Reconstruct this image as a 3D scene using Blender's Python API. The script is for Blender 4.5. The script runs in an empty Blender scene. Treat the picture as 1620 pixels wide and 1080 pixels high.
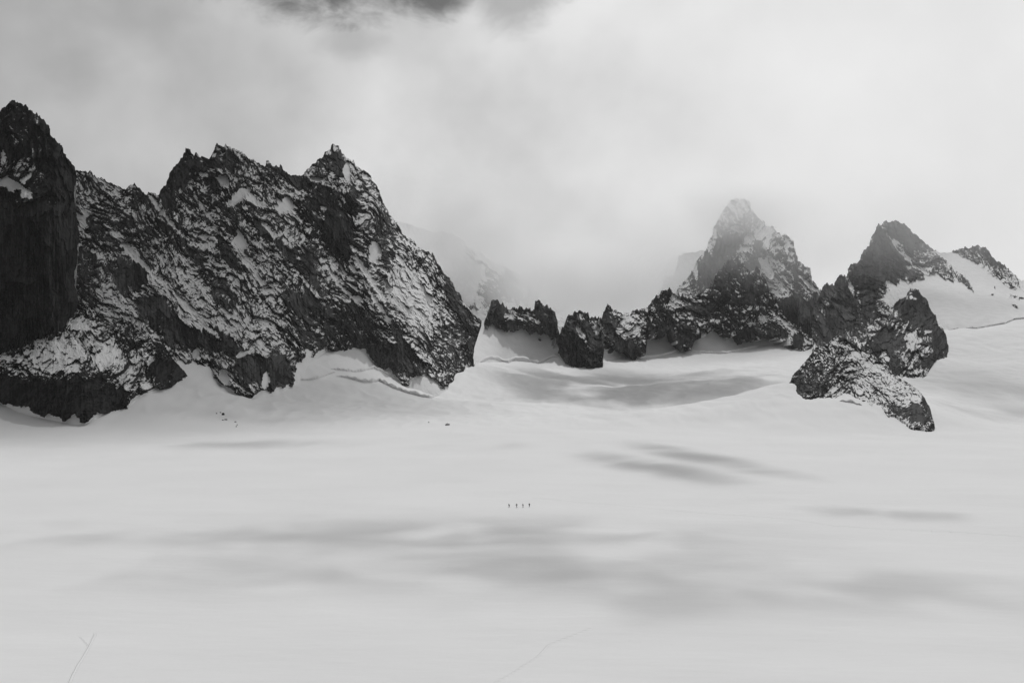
import bpy, math, random
import numpy as np
from mathutils import Vector

# ------------------------------------------------------------------ camera, world, sun, exposure
SC = bpy.context.scene
COL = SC.collection
F = 1575.0            # 35 mm lens on a 36 mm sensor, in photograph pixels
HC = 90.0             # the camera stands 90 m above the flat glacier
cam = bpy.data.cameras.new("camera"); cam.lens = 35; cam.sensor_width = 36
cam.clip_start = 1.0; cam.clip_end = 60000
camo = bpy.data.objects.new("camera", cam); COL.objects.link(camo)
camo.location = (0, 0, HC); camo.rotation_euler = (math.radians(90), 0, 0)
SC.camera = camo

SC.view_settings.view_transform = 'Standard'
SC.view_settings.look = 'None'
SC.view_settings.gamma = 1.0
SC.view_settings.exposure = -0.4
KX = 2 ** 0.5         # undoes the exposure where a display value is wanted

SUN_EL, SUN_AZ = math.radians(54), math.radians(10)     # azimuth measured from +Y (view axis) to the right
SDIR = Vector((math.cos(SUN_EL) * math.sin(SUN_AZ), math.cos(SUN_EL) * math.cos(SUN_AZ), math.sin(SUN_EL)))
sun = bpy.data.lights.new("sun", 'SUN'); sun.energy = 2.15; sun.angle = math.radians(0.45); sun.color = (1, 1, 1)
suno = bpy.data.objects.new("sun", sun); COL.objects.link(suno)
suno.rotation_euler = SDIR.to_track_quat('Z', 'Y').to_euler()

SC.cycles.use_denoising = True
try: SC.cycles.denoiser = 'OPENIMAGEDENOISE'
except Exception: pass
SC.cycles.max_bounces = 14
SC.cycles.diffuse_bounces = 3
SC.cycles.volume_bounces = 12
SC.cycles.transparent_max_bounces = 16
SC.cycles.volume_max_steps = 128


class NT:
    """small helper for node trees"""
    def __init__(s, nt):
        s.nt = nt; nt.nodes.clear()
    def n(s, typ, **kw):
        nd = s.nt.nodes.new(typ)
        for k, v in kw.items(): setattr(nd, k, v)
        return nd
    def l(s, a, b): s.nt.links.new(a, b)
    def put(s, sock, v):
        if isinstance(v, bpy.types.NodeSocket): s.l(v, sock)
        elif v is not None: sock.default_value = v
    def math(s, op, a, b=None, c=None, clamp=False):
        nd = s.n('ShaderNodeMath', operation=op, use_clamp=clamp)
        for i, v in enumerate((a, b, c)): s.put(nd.inputs[i], v)
        return nd.outputs[0]
    def vmath(s, op, a, b=None):
        nd = s.n('ShaderNodeVectorMath', operation=op)
        s.put(nd.inputs[0], a); s.put(nd.inputs[1], b)
        return nd.outputs['Value'] if op in ('LENGTH', 'DOT_PRODUCT', 'DISTANCE') else nd.outputs[0]
    def noise(s, vec, scale, detail=4, rough=0.5, dist=0.0, lac=2.0):
        nd = s.n('ShaderNodeTexNoise')
        s.put(nd.inputs['Vector'], vec)
        nd.inputs['Scale'].default_value = scale; nd.inputs['Detail'].default_value = detail
        nd.inputs['Roughness'].default_value = rough; nd.inputs['Distortion'].default_value = dist
        nd.inputs['Lacunarity'].default_value = lac
        return nd.outputs[0]
    def rng(s, v, a, b, c=0.0, d=1.0, smooth=True):
        nd = s.n('ShaderNodeMapRange', interpolation_type='SMOOTHSTEP' if smooth else 'LINEAR')
        s.put(nd.inputs['Value'], v)
        for nm, q in (('From Min', a), ('From Max', b), ('To Min', c), ('To Max', d)): nd.inputs[nm].default_value = q
        return nd.outputs[0]
    def mix(s, f, a, b):
        nd = s.n('ShaderNodeMix', data_type='FLOAT')
        s.put(nd.inputs[0], f); s.put(nd.inputs[2], a); s.put(nd.inputs[3], b)
        return nd.outputs[0]


def pxdir(px, py):
    return Vector(((px - 810) / F, 1.0, (540 - py) / F)).normalized()


world = bpy.data.worlds.new("World"); SC.world = world; world.use_nodes = True
w = NT(world.node_tree)
sky = w.n('ShaderNodeTexSky', sky_type='NISHITA', sun_disc=False)
sky.sun_elevation = SUN_EL; sky.sun_rotation = SUN_AZ; sky.altitude = 3000
bw = w.n('ShaderNodeRGBToBW'); w.l(sky.outputs[0], bw.inputs[0])
D_ = w.n('ShaderNodeTexCoord').outputs['Generated']
sep = w.n('ShaderNodeSeparateXYZ'); w.l(D_, sep.inputs[0])
# cloud brightness: greyer to the left, brightest towards the sun on the right
base = w.rng(sep.outputs[0], -0.62, 0.22, 0.325, 0.735, smooth=False)
back = w.rng(sep.outputs[1], -0.35, 0.75, 0.46, 1.0)
n1 = w.noise(D_, 4.2, 4, 0.5, 0.0)
n2 = w.noise(D_, 9.0, 5, 0.5, 0.0)
lum = w.math('MULTIPLY', base, back)
calm = w.rng(sep.outputs[0], -0.05, 0.30, 1.0, 0.30)
v1 = w.math('MULTIPLY', w.math('SUBTRACT', n1, 0.5), 0.80)
v2 = w.math('MULTIPLY', w.math('SUBTRACT', n2, 0.5), 0.62)
var = w.math('ADD', 1.0, w.math('MULTIPLY', w.math('ADD', v1, v2), calm))
lum = w.math('MULTIPLY', lum, var)
up = w.rng(sep.outputs[2], 0.34, 0.8, 1.0, 0.78)
lum = w.math('MULTIPLY', lum, up)
# breaks in the cloud where the dark upper sky shows
def hole(px, py, sx, sz, warp, r0, r1):
    c = pxdir(px, py)
    d = w.vmath('SUBTRACT', D_, tuple(c))
    d = w.vmath('MULTIPLY', d, (1 / sx, 1 / sx, 1 / sz))
    ln = w.vmath('LENGTH', d)
    nn = w.math('MULTIPLY', w.math('SUBTRACT', w.noise(w.vmath('MULTIPLY', D_, (0.75, 1, 1.25)), 20.0, 8, 0.62, 0.5), 0.5), warp)
    return w.rng(w.math('ADD', ln, nn), r0, r1, 1.0, 0.0)
h1 = w.math('MULTIPLY', w.math('MAXIMUM', hole(560, -36, 0.105, 0.030, 3.0, 0.30, 1.70), hole(690, -22, 0.034, 0.030, 2.2, 0.45, 1.55)), 0.92)
h2 = w.math('MULTIPLY', hole(560, 68, 0.032, 0.014, 1.6, 0.2, 1.5), 0.28)
h3 = w.math('MULTIPLY', hole(812, -2, 0.042, 0.026, 1.9, 0.3, 1.5), 0.48)
h4 = w.math('MAXIMUM', w.math('MULTIPLY', hole(125, 95, 0.035, 0.03, 1.8, 0.2, 1.7), 0.16), w.math('MULTIPLY', hole(215, 15, 0.05, 0.03, 1.8, 0.2, 1.7), 0.18))
over = w.math('MULTIPLY', w.rng(sep.outputs[2], 0.42, 0.75), w.rng(w.noise(D_, 2.6, 4, 0.55, 0.5), 0.46, 0.62))
hs = h1
for q in (h2, h3, h4, over): hs = w.math('MAXIMUM', hs, q)
clear = w.math('MULTIPLY', bw.outputs[0], 0.5)
val = w.mix(hs, w.math('MULTIPLY', lum, KX * 10.0), clear)
below = w.rng(sep.outputs[2], -0.12, -0.02, 0.3, 1.0)
val = w.math('MULTIPLY', val, below)
bg = w.n('ShaderNodeBackground'); bg.inputs['Strength'].default_value = 0.1
w.l(val, bg.inputs['Color'])
w.l(bg.outputs[0], w.n('ShaderNodeOutputWorld').inputs['Surface'])


# ------------------------------------------------------------------ noise in numpy
def _h(ix, iy, seed):
    h = (ix.astype(np.int64) * 374761393 + iy.astype(np.int64) * 668265263 + seed * 1442695041) & 0xffffffff
    h = ((h ^ (h >> 13)) * 1274126177) & 0xffffffff
    h = ((h ^ (h >> 15)) * 2246822519) & 0xffffffff
    h = h ^ (h >> 16)
    return (h & 0xffffff).astype(np.float32) / np.float32(0xffffff)

def perlin(x, y, seed=0):
    x = np.asarray(x, np.float32); y = np.asarray(y, np.float32)
    ix = np.floor(x); iy = np.floor(y); fx = x - ix; fy = y - iy
    u = fx * fx * fx * (fx * (fx * 6 - 15) + 10); v = fy * fy * fy * (fy * (fy * 6 - 15) + 10)
    def g(i, j):
        a = _h(ix + i, iy + j, seed) * 6.2831853
        return np.cos(a) * (fx - i) + np.sin(a) * (fy - j)
    a = g(0, 0); b = g(1, 0); c = g(0, 1); d = g(1, 1)
    return ((a + (b - a) * u) + ((c + (d - c) * u) - (a + (b - a) * u)) * v) * 1.5

def fbm(x, y, seed=0, octv=4, rough=0.5):
    s = 0; a = 1.0; f = 1.0; t = 0
    for o in range(octv):
        s = s + a * perlin(x * f + o * 17.3, y * f - o * 9.1, seed + o); t += a
        a *= rough; f *= 2.03
    return s / t

def facet(u, v, seed=0, planes=4):
    """lower envelope of small many-sided pyramids: hard facets meeting in sharp edges, about 0..1"""
    u = np.asarray(u, np.float32); v = np.asarray(v, np.float32)
    iu = np.floor(u); iv = np.floor(v); out = np.full(u.shape, 9.0, np.float32)
    for di in (-1, 0, 1):
        for dj in (-1, 0, 1):
            ci = iu + di; cj = iv + dj
            dx = u - (ci + 0.1 + 0.8 * _h(ci, cj, seed)); dy = v - (cj + 0.1 + 0.8 * _h(ci, cj, seed + 1))
            a0 = _h(ci, cj, seed + 2) * 6.2831853
            h = None
            for k in range(planes):
                a = a0 + k * 6.2831853 / planes + (_h(ci, cj, seed + 3 + k) - 0.5) * 0.9
                s = 0.6 + 0.9 * _h(ci, cj, seed + 10 + k)
                q = (np.cos(a) * dx + np.sin(a) * dy) * s
                h = q if h is None else np.maximum(h, q)
            out = np.minimum(out, h + 0.22 * _h(ci, cj, seed + 20))
    return np.clip(out, 0, 1.2)

def slabs(u, v, seed=0):
    """nearest slab: offset from its centre and three random numbers of it"""
    u = np.asarray(u, np.float32); v = np.asarray(v, np.float32)
    iu = np.floor(u); iv = np.floor(v); best = np.full(u.shape, 9.0, np.float32)
    res = [np.zeros(u.shape, np.float32) for _ in range(5)]
    for di in (-1, 0, 1):
        for dj in (-1, 0, 1):
            ci = iu + di; cj = iv + dj
            dx = u - (ci + 0.05 + 0.9 * _h(ci, cj, seed)); dy = v - (cj + 0.05 + 0.9 * _h(ci, cj, seed + 1))
            d = np.abs(dx) + np.abs(dy) + 0.35 * np.maximum(np.abs(dx), np.abs(dy)) + 0.25 * _h(ci, cj, seed + 5)
            k = d < best
            best = np.where(k, d, best)
            for r, q in zip(res, (dx, dy, _h(ci, cj, seed + 2), _h(ci, cj, seed + 3), _h(ci, cj, seed + 4))): r[k] = q[k]
    return res

def sstep(a, b, x):
    t = np.clip((x - a) / (b - a), 0, 1); return t * t * (3 - 2 * t)

class TPS:
    """thin plate spline through scattered control points"""
    def __init__(s, pts, vals, smooth=0.0, scale=100.0):
        s.sc = scale; P = np.asarray(pts, float) / scale; n = len(P); s.P = P
        K = s._k(P[:, None, :] - P[None]); K += np.eye(n) * smooth
        A = np.zeros((n + 3, n + 3)); A[:n, :n] = K; A[:n, n] = 1; A[:n, n + 1:] = P
        A[n, :n] = 1; A[n + 1:, :n] = P.T
        s.w = np.linalg.solve(A, np.concatenate([np.asarray(vals, float), [0, 0, 0]]))
    @staticmethod
    def _k(d):
        r2 = (d ** 2).sum(-1); return 0.5 * r2 * np.log(np.maximum(r2, 1e-12))
    def __call__(s, x, y):
        sh = np.shape(x); x = np.ravel(x).astype(np.float64) / s.sc; y = np.ravel(y).astype(np.float64) / s.sc
        n = len(s.P); out = s.w[n] + s.w[n + 1] * x + s.w[n + 2] * y
        for i in range(n):
            r2 = (x - s.P[i, 0]) ** 2 + (y - s.P[i, 1]) ** 2
            out += s.w[i] * 0.5 * r2 * np.log(np.maximum(r2, 1e-12))
        return out.reshape(sh)

def unproj(px, py, d):
    return np.stack([(px - 810) / F * d, d + 0 * px, HC + (540 - py) / F * d], -1)

def mesh_obj(name, V, Fc, mat, attrs=None, smooth=True, parent=None):
    me = bpy.data.meshes.new(name)
    V = np.asarray(V, np.float32).reshape(-1, 3); Fc = np.asarray(Fc, np.int32); k = Fc.shape[1]
    me.vertices.add(len(V)); me.vertices.foreach_set('co', V.ravel())
    me.loops.add(Fc.size); me.loops.foreach_set('vertex_index', Fc.ravel())
    me.polygons.add(len(Fc)); me.polygons.foreach_set('loop_start', np.arange(len(Fc), dtype=np.int32) * k)
    me.polygons.foreach_set('loop_total', np.full(len(Fc), k, np.int32))
    me.update(calc_edges=True)
    if smooth: me.polygons.foreach_set('use_smooth', np.ones(len(Fc), bool))
    for nm, a in (attrs or {}).items():
        at = me.attributes.new(nm, 'FLOAT', 'POINT'); at.data.foreach_set('value', np.asarray(a, np.float32).ravel())
    me.materials.append(mat); me.validate()
    o = bpy.data.objects.new(name, me); COL.objects.link(o)
    if parent: o.parent = parent
    return o

def grid_faces(nr, nc, off=0):
    i = np.arange(nr - 1)[:, None] * nc + np.arange(nc - 1)[None] + off
    return np.stack([i, i + nc, i + nc + 1, i + 1], -1).reshape(-1, 4)

def tag(o, label, cat, kind=None, group=None):
    o['label'] = label; o['category'] = cat
    if kind: o['kind'] = kind
    if group: o['group'] = group
    return o


# ------------------------------------------------------------------ materials
def principled(name, col, rough=0.9, spec=0.2):
    m = bpy.data.materials.new(name); m.use_nodes = True; t = NT(m.node_tree)
    p = t.n('ShaderNodeBsdfPrincipled'); p.inputs['Roughness'].default_value = rough
    p.inputs['Specular IOR Level'].default_value = spec
    if col is not None: p.inputs['Base Color'].default_value = (col, col, col, 1)
    t.l(p.outputs[0], t.n('ShaderNodeOutputMaterial').inputs['Surface'])
    return m, t, p

SNOW_A = 0.86

def rock_material(name, lo, hi, fine=0.6):
    m, t, p = principled(name, None, 0.92, 0.15)
    pos = t.n('ShaderNodeNewGeometry').outputs['Position']
    at = t.n('ShaderNodeAttribute', attribute_name='snow').outputs['Fac']
    st = t.vmath('MULTIPLY', pos, (1, 1, 0.25))
    big = t.noise(st, 0.02, 5, 0.6)
    small = t.noise(st, 0.22, 4, 0.65)
    mixv = t.math('ADD', t.math('MULTIPLY', big, 0.5), t.math('MULTIPLY', small, 0.5))
    tone = t.n('ShaderNodeAttribute', attribute_name='tone').outputs['Fac']
    mixv = t.math('ADD', t.math('MULTIPLY', mixv, 0.42), t.math('MULTIPLY', tone, 0.58))
    rock = t.rng(mixv, 0.37, 0.66, lo, hi, smooth=False)
    fn = t.math('MULTIPLY', t.math('SUBTRACT', t.noise(pos, 0.62, 4, 0.75), 0.5), fine * 4.0)
    s = t.rng(t.math('ADD', at, fn), -0.52, 0.50)
    snow = t.math('MULTIPLY', t.rng(t.noise(pos, 0.05, 3, 0.5), 0.3, 0.7, 0.93, 1.0), SNOW_A)
    c = t.mix(s, rock, snow)
    t.l(c, p.inputs['Base Color'])
    bp = t.n('ShaderNodeBump'); bp.inputs['Strength'].default_value = 0.5; bp.inputs['Distance'].default_value = 1.2
    t.l(t.math('MULTIPLY', small, t.math('SUBTRACT', 1.0, s)), bp.inputs['Height']); t.l(bp.outputs[0], p.inputs['Normal'])
    return m

def snow_material(name):
    m, t, p = principled(name, None, 0.85, 0.15)
    pos = t.n('ShaderNodeNewGeometry').outputs['Position']
    a = t.noise(pos, 0.012, 4, 0.55)
    t.l(t.math('MULTIPLY', t.rng(a, 0.3, 0.7, 0.965, 1.0), SNOW_A), p.inputs['Base Color'])
    st = t.vmath('MULTIPLY', pos, (0.35, 1, 1))
    bp = t.n('ShaderNodeBump'); bp.inputs['Strength'].default_value = 0.6; bp.inputs['Distance'].default_value = 0.16
    t.l(t.math('ADD', t.noise(st, 0.35, 4, 0.55), t.math('MULTIPLY', t.noise(st, 1.6, 3, 0.6), 0.3)), bp.inputs['Height'])
    t.l(bp.outputs[0], p.inputs['Normal'])
    return m

M_SNOW = snow_material('snow')
M_ROCK_DARK = rock_material('dark_granite', 0.003, 0.030)
M_ROCK = rock_material('granite', 0.008, 0.082)
M_ROCK_FAR = rock_material('pale_granite', 0.010, 0.095)

# ------------------------------------------------------------------ the glacier
GP = [  # control points (px, py, distance along the view axis)
    # snow line of the left walls
    (-400, 640, 1050), (-150, 640, 1050), (0, 638, 1060), (40, 648, 1050), (75, 658, 1030), (100, 664, 1020), (128, 667, 1015), (153, 655, 1040), (180, 653, 1050),
    (204, 645, 1070), (216, 627, 1110), (245, 617, 1150), (275, 607, 1190), (296, 600, 1215), (316, 583, 1270), (331, 585, 1275), (341, 597, 1270),
    (368, 614, 1265), (395, 627, 1260), (412, 618, 1320), (434, 621, 1340), (455, 610, 1400), (466, 600, 1440),
    # the snow apron under the pyramid
    (466, 577, 1490), (485, 560, 1560), (514, 551, 1620), (540, 555, 1650), (568, 551, 1680), (582, 565, 1690), (598, 580, 1680), (624, 592, 1690), (640, 609, 1660),
    (665, 596, 1730), (690, 603, 1730), (706, 617, 1700), (728, 600, 1790), (735, 585, 1900), (748, 582, 1960), (540, 598, 1520), (600, 608, 1520), (660, 625, 1560),
    # foot of the back wall
    (765, 574, 2180), (800, 573, 2290), (850, 574, 2330), (890, 564, 2360), (915, 571, 2330), (945, 574, 2320), (975, 568, 2380), (1002, 563, 2420), (1040, 562, 2450),
    (1075, 552, 2480), (1110, 557, 2470), (1150, 557, 2480), (1190, 551, 2500), (1240, 545, 2530), (1275, 551, 2450), (1305, 573, 2130), (1350, 578, 2050),
    # the hollow in the middle and the crest in front of it
    (850, 600, 1950), (900, 620, 1720), (960, 650, 1400), (1040, 655, 1360), (1120, 650, 1370), (1000, 610, 1900), (1100, 590, 2080), (1180, 580, 2000), (1220, 600, 1620),
    (820, 640, 1420), (760, 640, 1400), (700, 650, 1300), (620, 655, 1240), (520, 650, 1200), (420, 665, 1080), (330, 655, 1100), (260, 660, 1040), (180, 680, 980),
    # round the outcrop on the right
    (1245, 607, 1250), (1268, 626, 1180), (1300, 625, 1185), (1343, 615, 1215), (1360, 628, 1160), (1393, 634, 1140), (1408, 649, 1090), (1445, 668, 1040), (1478, 676, 1020),
    (1490, 640, 1290), (1460, 606, 1720), (1475, 570, 1960), (1500, 557, 2050), (1480, 590, 1800), (1540, 570, 1950), (1600, 560, 1950), (1560, 610, 1600), (1620, 620, 1560),
    (1545, 650, 1300), (1620, 655, 1320), (1560, 668, 1190), (1620, 690, 980), (1540, 676, 1040), (1700, 660, 1250), (1850, 640, 1300),
    (1500, 522, 2330), (1545, 519, 2350), (1590, 512, 2360), (1620, 505, 2360), (1700, 500, 2380), (1850, 500, 2400), (2020, 520, 2300),
    (1350, 690, 945), (1200, 680, 1010), (1050, 690, 945), (900, 690, 945), (750, 690, 945), (600, 692, 930),
]
gxy = []; gz = []
for px, py, d in GP:
    p = unproj(np.float64(px), np.float64(py), d); gxy.append((p[0], p[1])); gz.append(p[2])
for y in (-300, 0, 250, 450, 650, 800):
    for k in (-0.9, -0.45, 0.0, 0.45, 0.9):
        gxy.append((k * (y + 500), y)); gz.append(0.0)
for x, y, z in ((-1500, 2500, 100), (0, 3300, 20), (1200, 3300, 60), (2200, 3300, 100), (-700, 3300, 60)):
    gxy.append((x, y)); gz.append(z)
_tps = TPS(gxy, gz, smooth=0.0005, scale=300.0)

def ground_z(x, y):
    x = np.asarray(x, float); y = np.asarray(y, float)
    z = _tps(x, y)
    near = sstep(900, 500, y); mid = sstep(500, 1000, y) * sstep(2600, 2000, y)
    z = z + near * (1.3 * fbm(x / 210 + 3, y / 95, 5, 3) + 0.22 * fbm(x / 40, y / 17, 8, 3))
    z = z + mid * (2.6 * fbm(x / 260 + 1, y / 170, 15, 3) + 0.8 * fbm(x / 60, y / 50, 18, 3))
    z = z + 2.6 * sstep(950, 1150, y) * sstep(2600, 2000, y) * (1 - 2 * np.abs(fbm(x / 55, y / 130, 28, 3)))
    return z

rows = [-300, -150, 0, 90, 150, 200, 230]
py_ = 1095.0
while py_ > 552:
    rows.append(HC * F / (py_ - 540)); py_ -= 0.85 if rows[-1] < 1150 else 0.35
    if rows[-1] > 1150 and rows[-1] - rows[-2] > 3.2: break
y = rows[-1]
while y < 2560: y += 2.6; rows.append(y)
while y < 3900: y += 30; rows.append(y)
RY = np.array(rows); KS = np.linspace(-0.95, 0.95, 1500)
Y = np.repeat(RY[:, None], len(KS), 1); X = KS[None] * (Y + 420)
Z = ground_z(X, Y)
glacier = mesh_obj('glacier', np.stack([X, Y, Z], -1), grid_faces(len(RY), len(KS))[:, ::-1], M_SNOW)
tag(glacier, 'broad smooth white glacier filling the foreground below the rock walls', 'glacier', 'structure')

def ground_hit(px, py, d0=200.0, d1=2900.0):
    d = np.arange(d0, d1, 2.0)
    zr = HC + (540 - py) / F * d
    h = zr - ground_z((px - 810) / F * d, d)
    i = np.argmax(h < 0)
    if h[i] >= 0: return d1
    return float(d[i])

# ------------------------------------------------------------------ mountains
def resample(poly, step, wx=1.0, wy=1.0, n=None):
    P = np.asarray(poly, float); dd = np.diff(P, axis=0)
    s = np.concatenate([[0], np.cumsum(np.hypot(dd[:, 0] * wx, dd[:, 1] * wy))])
    n = n or max(8, int(s[-1] / step)); q = np.linspace(0, s[-1], n)
    return np.stack([np.interp(q, s, P[:, 0]), np.interp(q, s, P[:, 1])], -1)

def blob_w(px, py, b, wn1, wn2, e0=0.72, e1=1.12):
    cx, cy, rx, ry, ang = b[:5]
    a = math.radians(ang); c, s = math.cos(a), math.sin(a)
    dx = px + wn1 - cx; dy = py + wn2 - cy
    u = (dx * c + dy * s) / rx; v = (-dx * s + dy * c) / ry
    r = np.sqrt(u * u + v * v)
    return 1 - sstep(e0, e1, r)

def inv_norm(p):
    p = np.clip(p, 0.012, 0.9985)
    return 0.5513 * (np.log(p / (1 - p))) * (1 + 0.0 * p)   # logistic stand-in for the probit

def mountain(name, ridge, bottom, depth, mat, cov=0.4, blobs=(), ang=55, stretch=2.4, gain=1.0, flute=0.25, seed=1,
             step=0.75, jag=1.3, rmul=(1, 1, 1, 1), back=1.0, nsc=1.0, skirt_=(4, -30), foot=None, tong=16, bjag=0.0, spike=0.0):
    """a rock body: front relief between its crest and its foot, and a rear slope behind the crest.
    blobs: (cx, cy, rx, ry, angle, snow cover, kind) with kind 'w' wall, 's' snow field, 'm' mixed"""
    R = resample(ridge, step, 1.0, 0.6); nc = len(R)
    B = resample(bottom, step, 1.0, 0.3, n=nc)
    k = np.arange(nc)
    jn = jag * (fbm(R[:, 0] / 7, R[:, 1] / 9, seed + 50, 3, 0.6) + 0.8 * (facet(R[:, 0] / 3.5, R[:, 1] / 5, seed + 60) - 0.35))
    R[:, 1] -= jn * sstep(0, 6, np.minimum(k, nc - 1 - k)); R[:, 0] += 0.5 * jag * fbm(R[:, 1] / 5, R[:, 0] / 7, seed + 70, 2)
    if spike:
        sp = np.clip(facet(R[:, 0] / 6.5, R[:, 1] * 0 + 0.4, seed + 62) - 0.22, 0, 1) * 2.2 + np.clip(perlin(R[:, 0] / 3.1, R[:, 1] * 0 + 6.1, seed + 63), 0, 1) * 0.8
        R[:, 1] -= spike * (sp - 0.3) * sstep(0, 8, np.minimum(k, nc - 1 - k))
    R[:, 0] += 1.1 * jag * fbm(R[:, 1] / 16, R[:, 0] / 40, seed + 74, 3) * sstep(0, 8, np.minimum(k, nc - 1 - k))
    if bjag: B[:, 1] += bjag * (fbm(B[:, 0] / 7, B[:, 0] * 0 + 1.7, seed + 90, 3, 0.6) * 1.6 + 1.2 * (facet(B[:, 0] / 6, B[:, 0] * 0 + 2.2, seed + 94) - 0.3))
    hmax = np.max(B[:, 1] - R[:, 1]); nr = max(12, int(hmax / step))
    t = np.linspace(0, 1, nr)[:, None]
    px = (R[None, :, 0] * (1 - t) + B[None, :, 0] * t).astype(np.float32)
    py = (R[None, :, 1] * (1 - t) + B[None, :, 1] * t).astype(np.float32)
    D0 = TPS([(a, b) for a, b, _ in depth], [c for *_, c in depth], smooth=0.002, scale=100.0)(px, py)
    # broken slabs, three sizes, lying along the strata
    a = math.radians(ang); c, s = math.cos(a), math.sin(a); st = stretch
    wx = px + nsc * 34 * fbm(px / (150 * nsc), py / (150 * nsc), seed + 55, 2) + 9 * fbm(px / 60, py / 60, seed + 5, 3) + 2.2 * fbm(px / 9, py / 9, seed + 15, 2)
    wy = py + nsc * 34 * fbm(px / (150 * nsc), py / (150 * nsc), seed + 56, 2) + 9 * fbm(px / 60, py / 60, seed + 6, 3) + 2.2 * fbm(px / 9, py / 9, seed + 16, 2)
    al = (wx * c + wy * s) / nsc; ac = (-wx * s + wy * c) / nsc
    SL = []
    for lam, sd in ((20, 300), (8.5, 330), (3.6, 360)):
        du, dv, r1, r2, r3 = slabs(al / (lam * st), ac / lam, seed + sd)
        SL.append((du * lam * st * nsc, dv * lam * nsc, r1, r2, r3))
    # cover, wall and smoothness maps, read at slab centres so that their borders follow the rock
    wn1 = 6 * fbm(px / 22, py / 22, seed + 1, 3) + 3.0 * fbm(px / 6, py / 6, seed + 3, 2)
    wn2 = 6 * fbm(px / 22, py / 22, seed + 2, 3) + 3.0 * fbm(px / 6, py / 6, seed + 4, 2)
    cx0 = -0.55 * (SL[0][0] * c - SL[0][1] * s) - 0.4 * (SL[1][0] * c - SL[1][1] * s)
    cy0 = -0.55 * (SL[0][0] * s + SL[0][1] * c) - 0.4 * (SL[1][0] * s + SL[1][1] * c)
    C = np.full(px.shape, cov, np.float32); Wl = np.zeros_like(C); Sn = np.zeros_like(C)
    for b in blobs:
        kd = b[6] if len(b) > 6 else 'm'
        wk = min(1.0, max(0.2, min(b[2], b[3]) / 15.0))
        if kd == 's': bw_ = blob_w(px + 0.4 * wk * cx0, py + 0.4 * wk * cy0, b, 1.2 * wk * wn1, 1.2 * wk * wn2, 0.7, 1.1)
        elif kd == 'w': bw_ = blob_w(px + wk * cx0, py + wk * cy0, b, 0.8 * wk * wn1, 0.8 * wk * wn2, 0.6, 1.15)
        else: bw_ = blob_w(px + wk * cx0, py + wk * cy0, b, 1.3 * wk * wn1, 1.3 * wk * wn2, 0.35, 1.4)
        C += (b[5] - C) * bw_
        Wl += ((1.0 if kd == 'w' else 0.0) - Wl) * bw_
        Sn += ((1.0 if kd == 's' else 0.0) - Sn) * bw_
    if foot:
        fp = [foot[0]]
        for q in foot[1:]:
            if q[0] > fp[-1][0]: fp.append(q)
        qx = px + 0.4 * cx0 + 0.6 * wn1
        hgt = np.interp(qx, [q[0] for q in fp], [q[1] for q in fp]) - py
        tn = tong * np.clip(2.1 * fbm(qx / 27, py / 50, seed + 80, 4, 0.6) - 0.1, -0.1, 1.4)
        tw = sstep(1.5, -1.5, hgt - tn)
        C += (0.998 - C) * tw; Wl *= 1 - tw; Sn += (1 - Sn) * tw
    # relief in photograph pixels, towards the viewer
    rel = rmul[0] * 12 * facet(al / (30 * st), ac / 30, seed + 100) * (1 - 0.4 * Wl)
    for (du, dv, r1, r2, r3), am in zip(SL, (0.55 * rmul[0], 0.75 * rmul[1], 0.8 * rmul[2])):
        up_ = (du * s + dv * c); sd_ = (du * c - dv * s)          # image-down and image-right offsets in the slab
        q = am * (1 - 0.40 * Wl)
        rel += q * (up_ * (1.6 * r1 - 0.6) + sd_ * (1.3 * r2 - 0.65)) + q * 2.4 * r3 * (1 if am < 0.6 else 0.6)
    rel += rmul[2] * 3.4 * facet(al / (5.2 * st), ac / 5.2, seed + 160) * (1 - 0.6 * Wl)
    rel += rmul[3] * 2.0 * facet((wx + 1.5 * perlin(px / 4, py / 4, seed + 8)) / 2.9, wy / 2.4, seed + 190) * (1 - 0.55 * Wl)
    fx = px + 3 * fbm(px / 30, py / 60, seed + 17, 2)
    fl = 1 - np.abs(fbm(fx / 6.5, py / 90, seed + 11, 3)) * 2
    fl2 = facet(fx / 13, py / 120, seed + 210); fl3 = facet(fx / 4.5, py / 60, seed + 240)
    rel += (flute + 1.2 * Wl) * (2.2 * fl + 8.0 * fl2 + 3.4 * fl3) * nsc
    rel = rel * (1 - 0.45 * sstep(0.45, 0.85, C))
    rel = rel * (1 - 0.93 * Sn) + Sn * 1.4 * fbm(px / 14, py / 14, seed + 12, 3)
    D = D0 - gain * (D0 / F) * rel
    P = unproj(px, py, D)
    def nz_of(Q):
        n = np.cross(np.gradient(Q, axis=0), np.gradient(Q, axis=1)); n /= np.maximum(np.linalg.norm(n, axis=-1, keepdims=True), 1e-9)
        n *= np.sign(-(n * (Q - np.array([0, 0, HC]))).sum(-1, keepdims=True))
        return n[..., 2]
    def blur(q, k):
        for ax in (0, 1):
            cs = np.cumsum(np.concatenate([np.repeat(q.take([0], ax), k + 1, ax), q, np.repeat(q.take([-1], ax), k, ax)], ax), ax)
            hi = cs.take(range(2 * k + 1, cs.shape[ax]), ax); lo = cs.take(range(0, cs.shape[ax] - 2 * k - 1), ax)
            q = (hi - lo) / (2 * k + 1)
        return q
    nzf = nz_of(P); nzm = blur(nzf, 4)
    zs = lambda q: ((q - q.mean()) / (q.std() + 1e-6)).astype(np.float32)
    n1 = fbm(wx / 3.0, wy / 2.4, seed + 31, 2); n2 = fbm(al / (7 * st), ac / 7, seed + 32, 3)
    sc = 0.75 * zs(blur(nzf, 1)) + 0.8 * zs(nzm) + 0.55 * zs(n1) + 0.45 * zs(n2)
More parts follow.
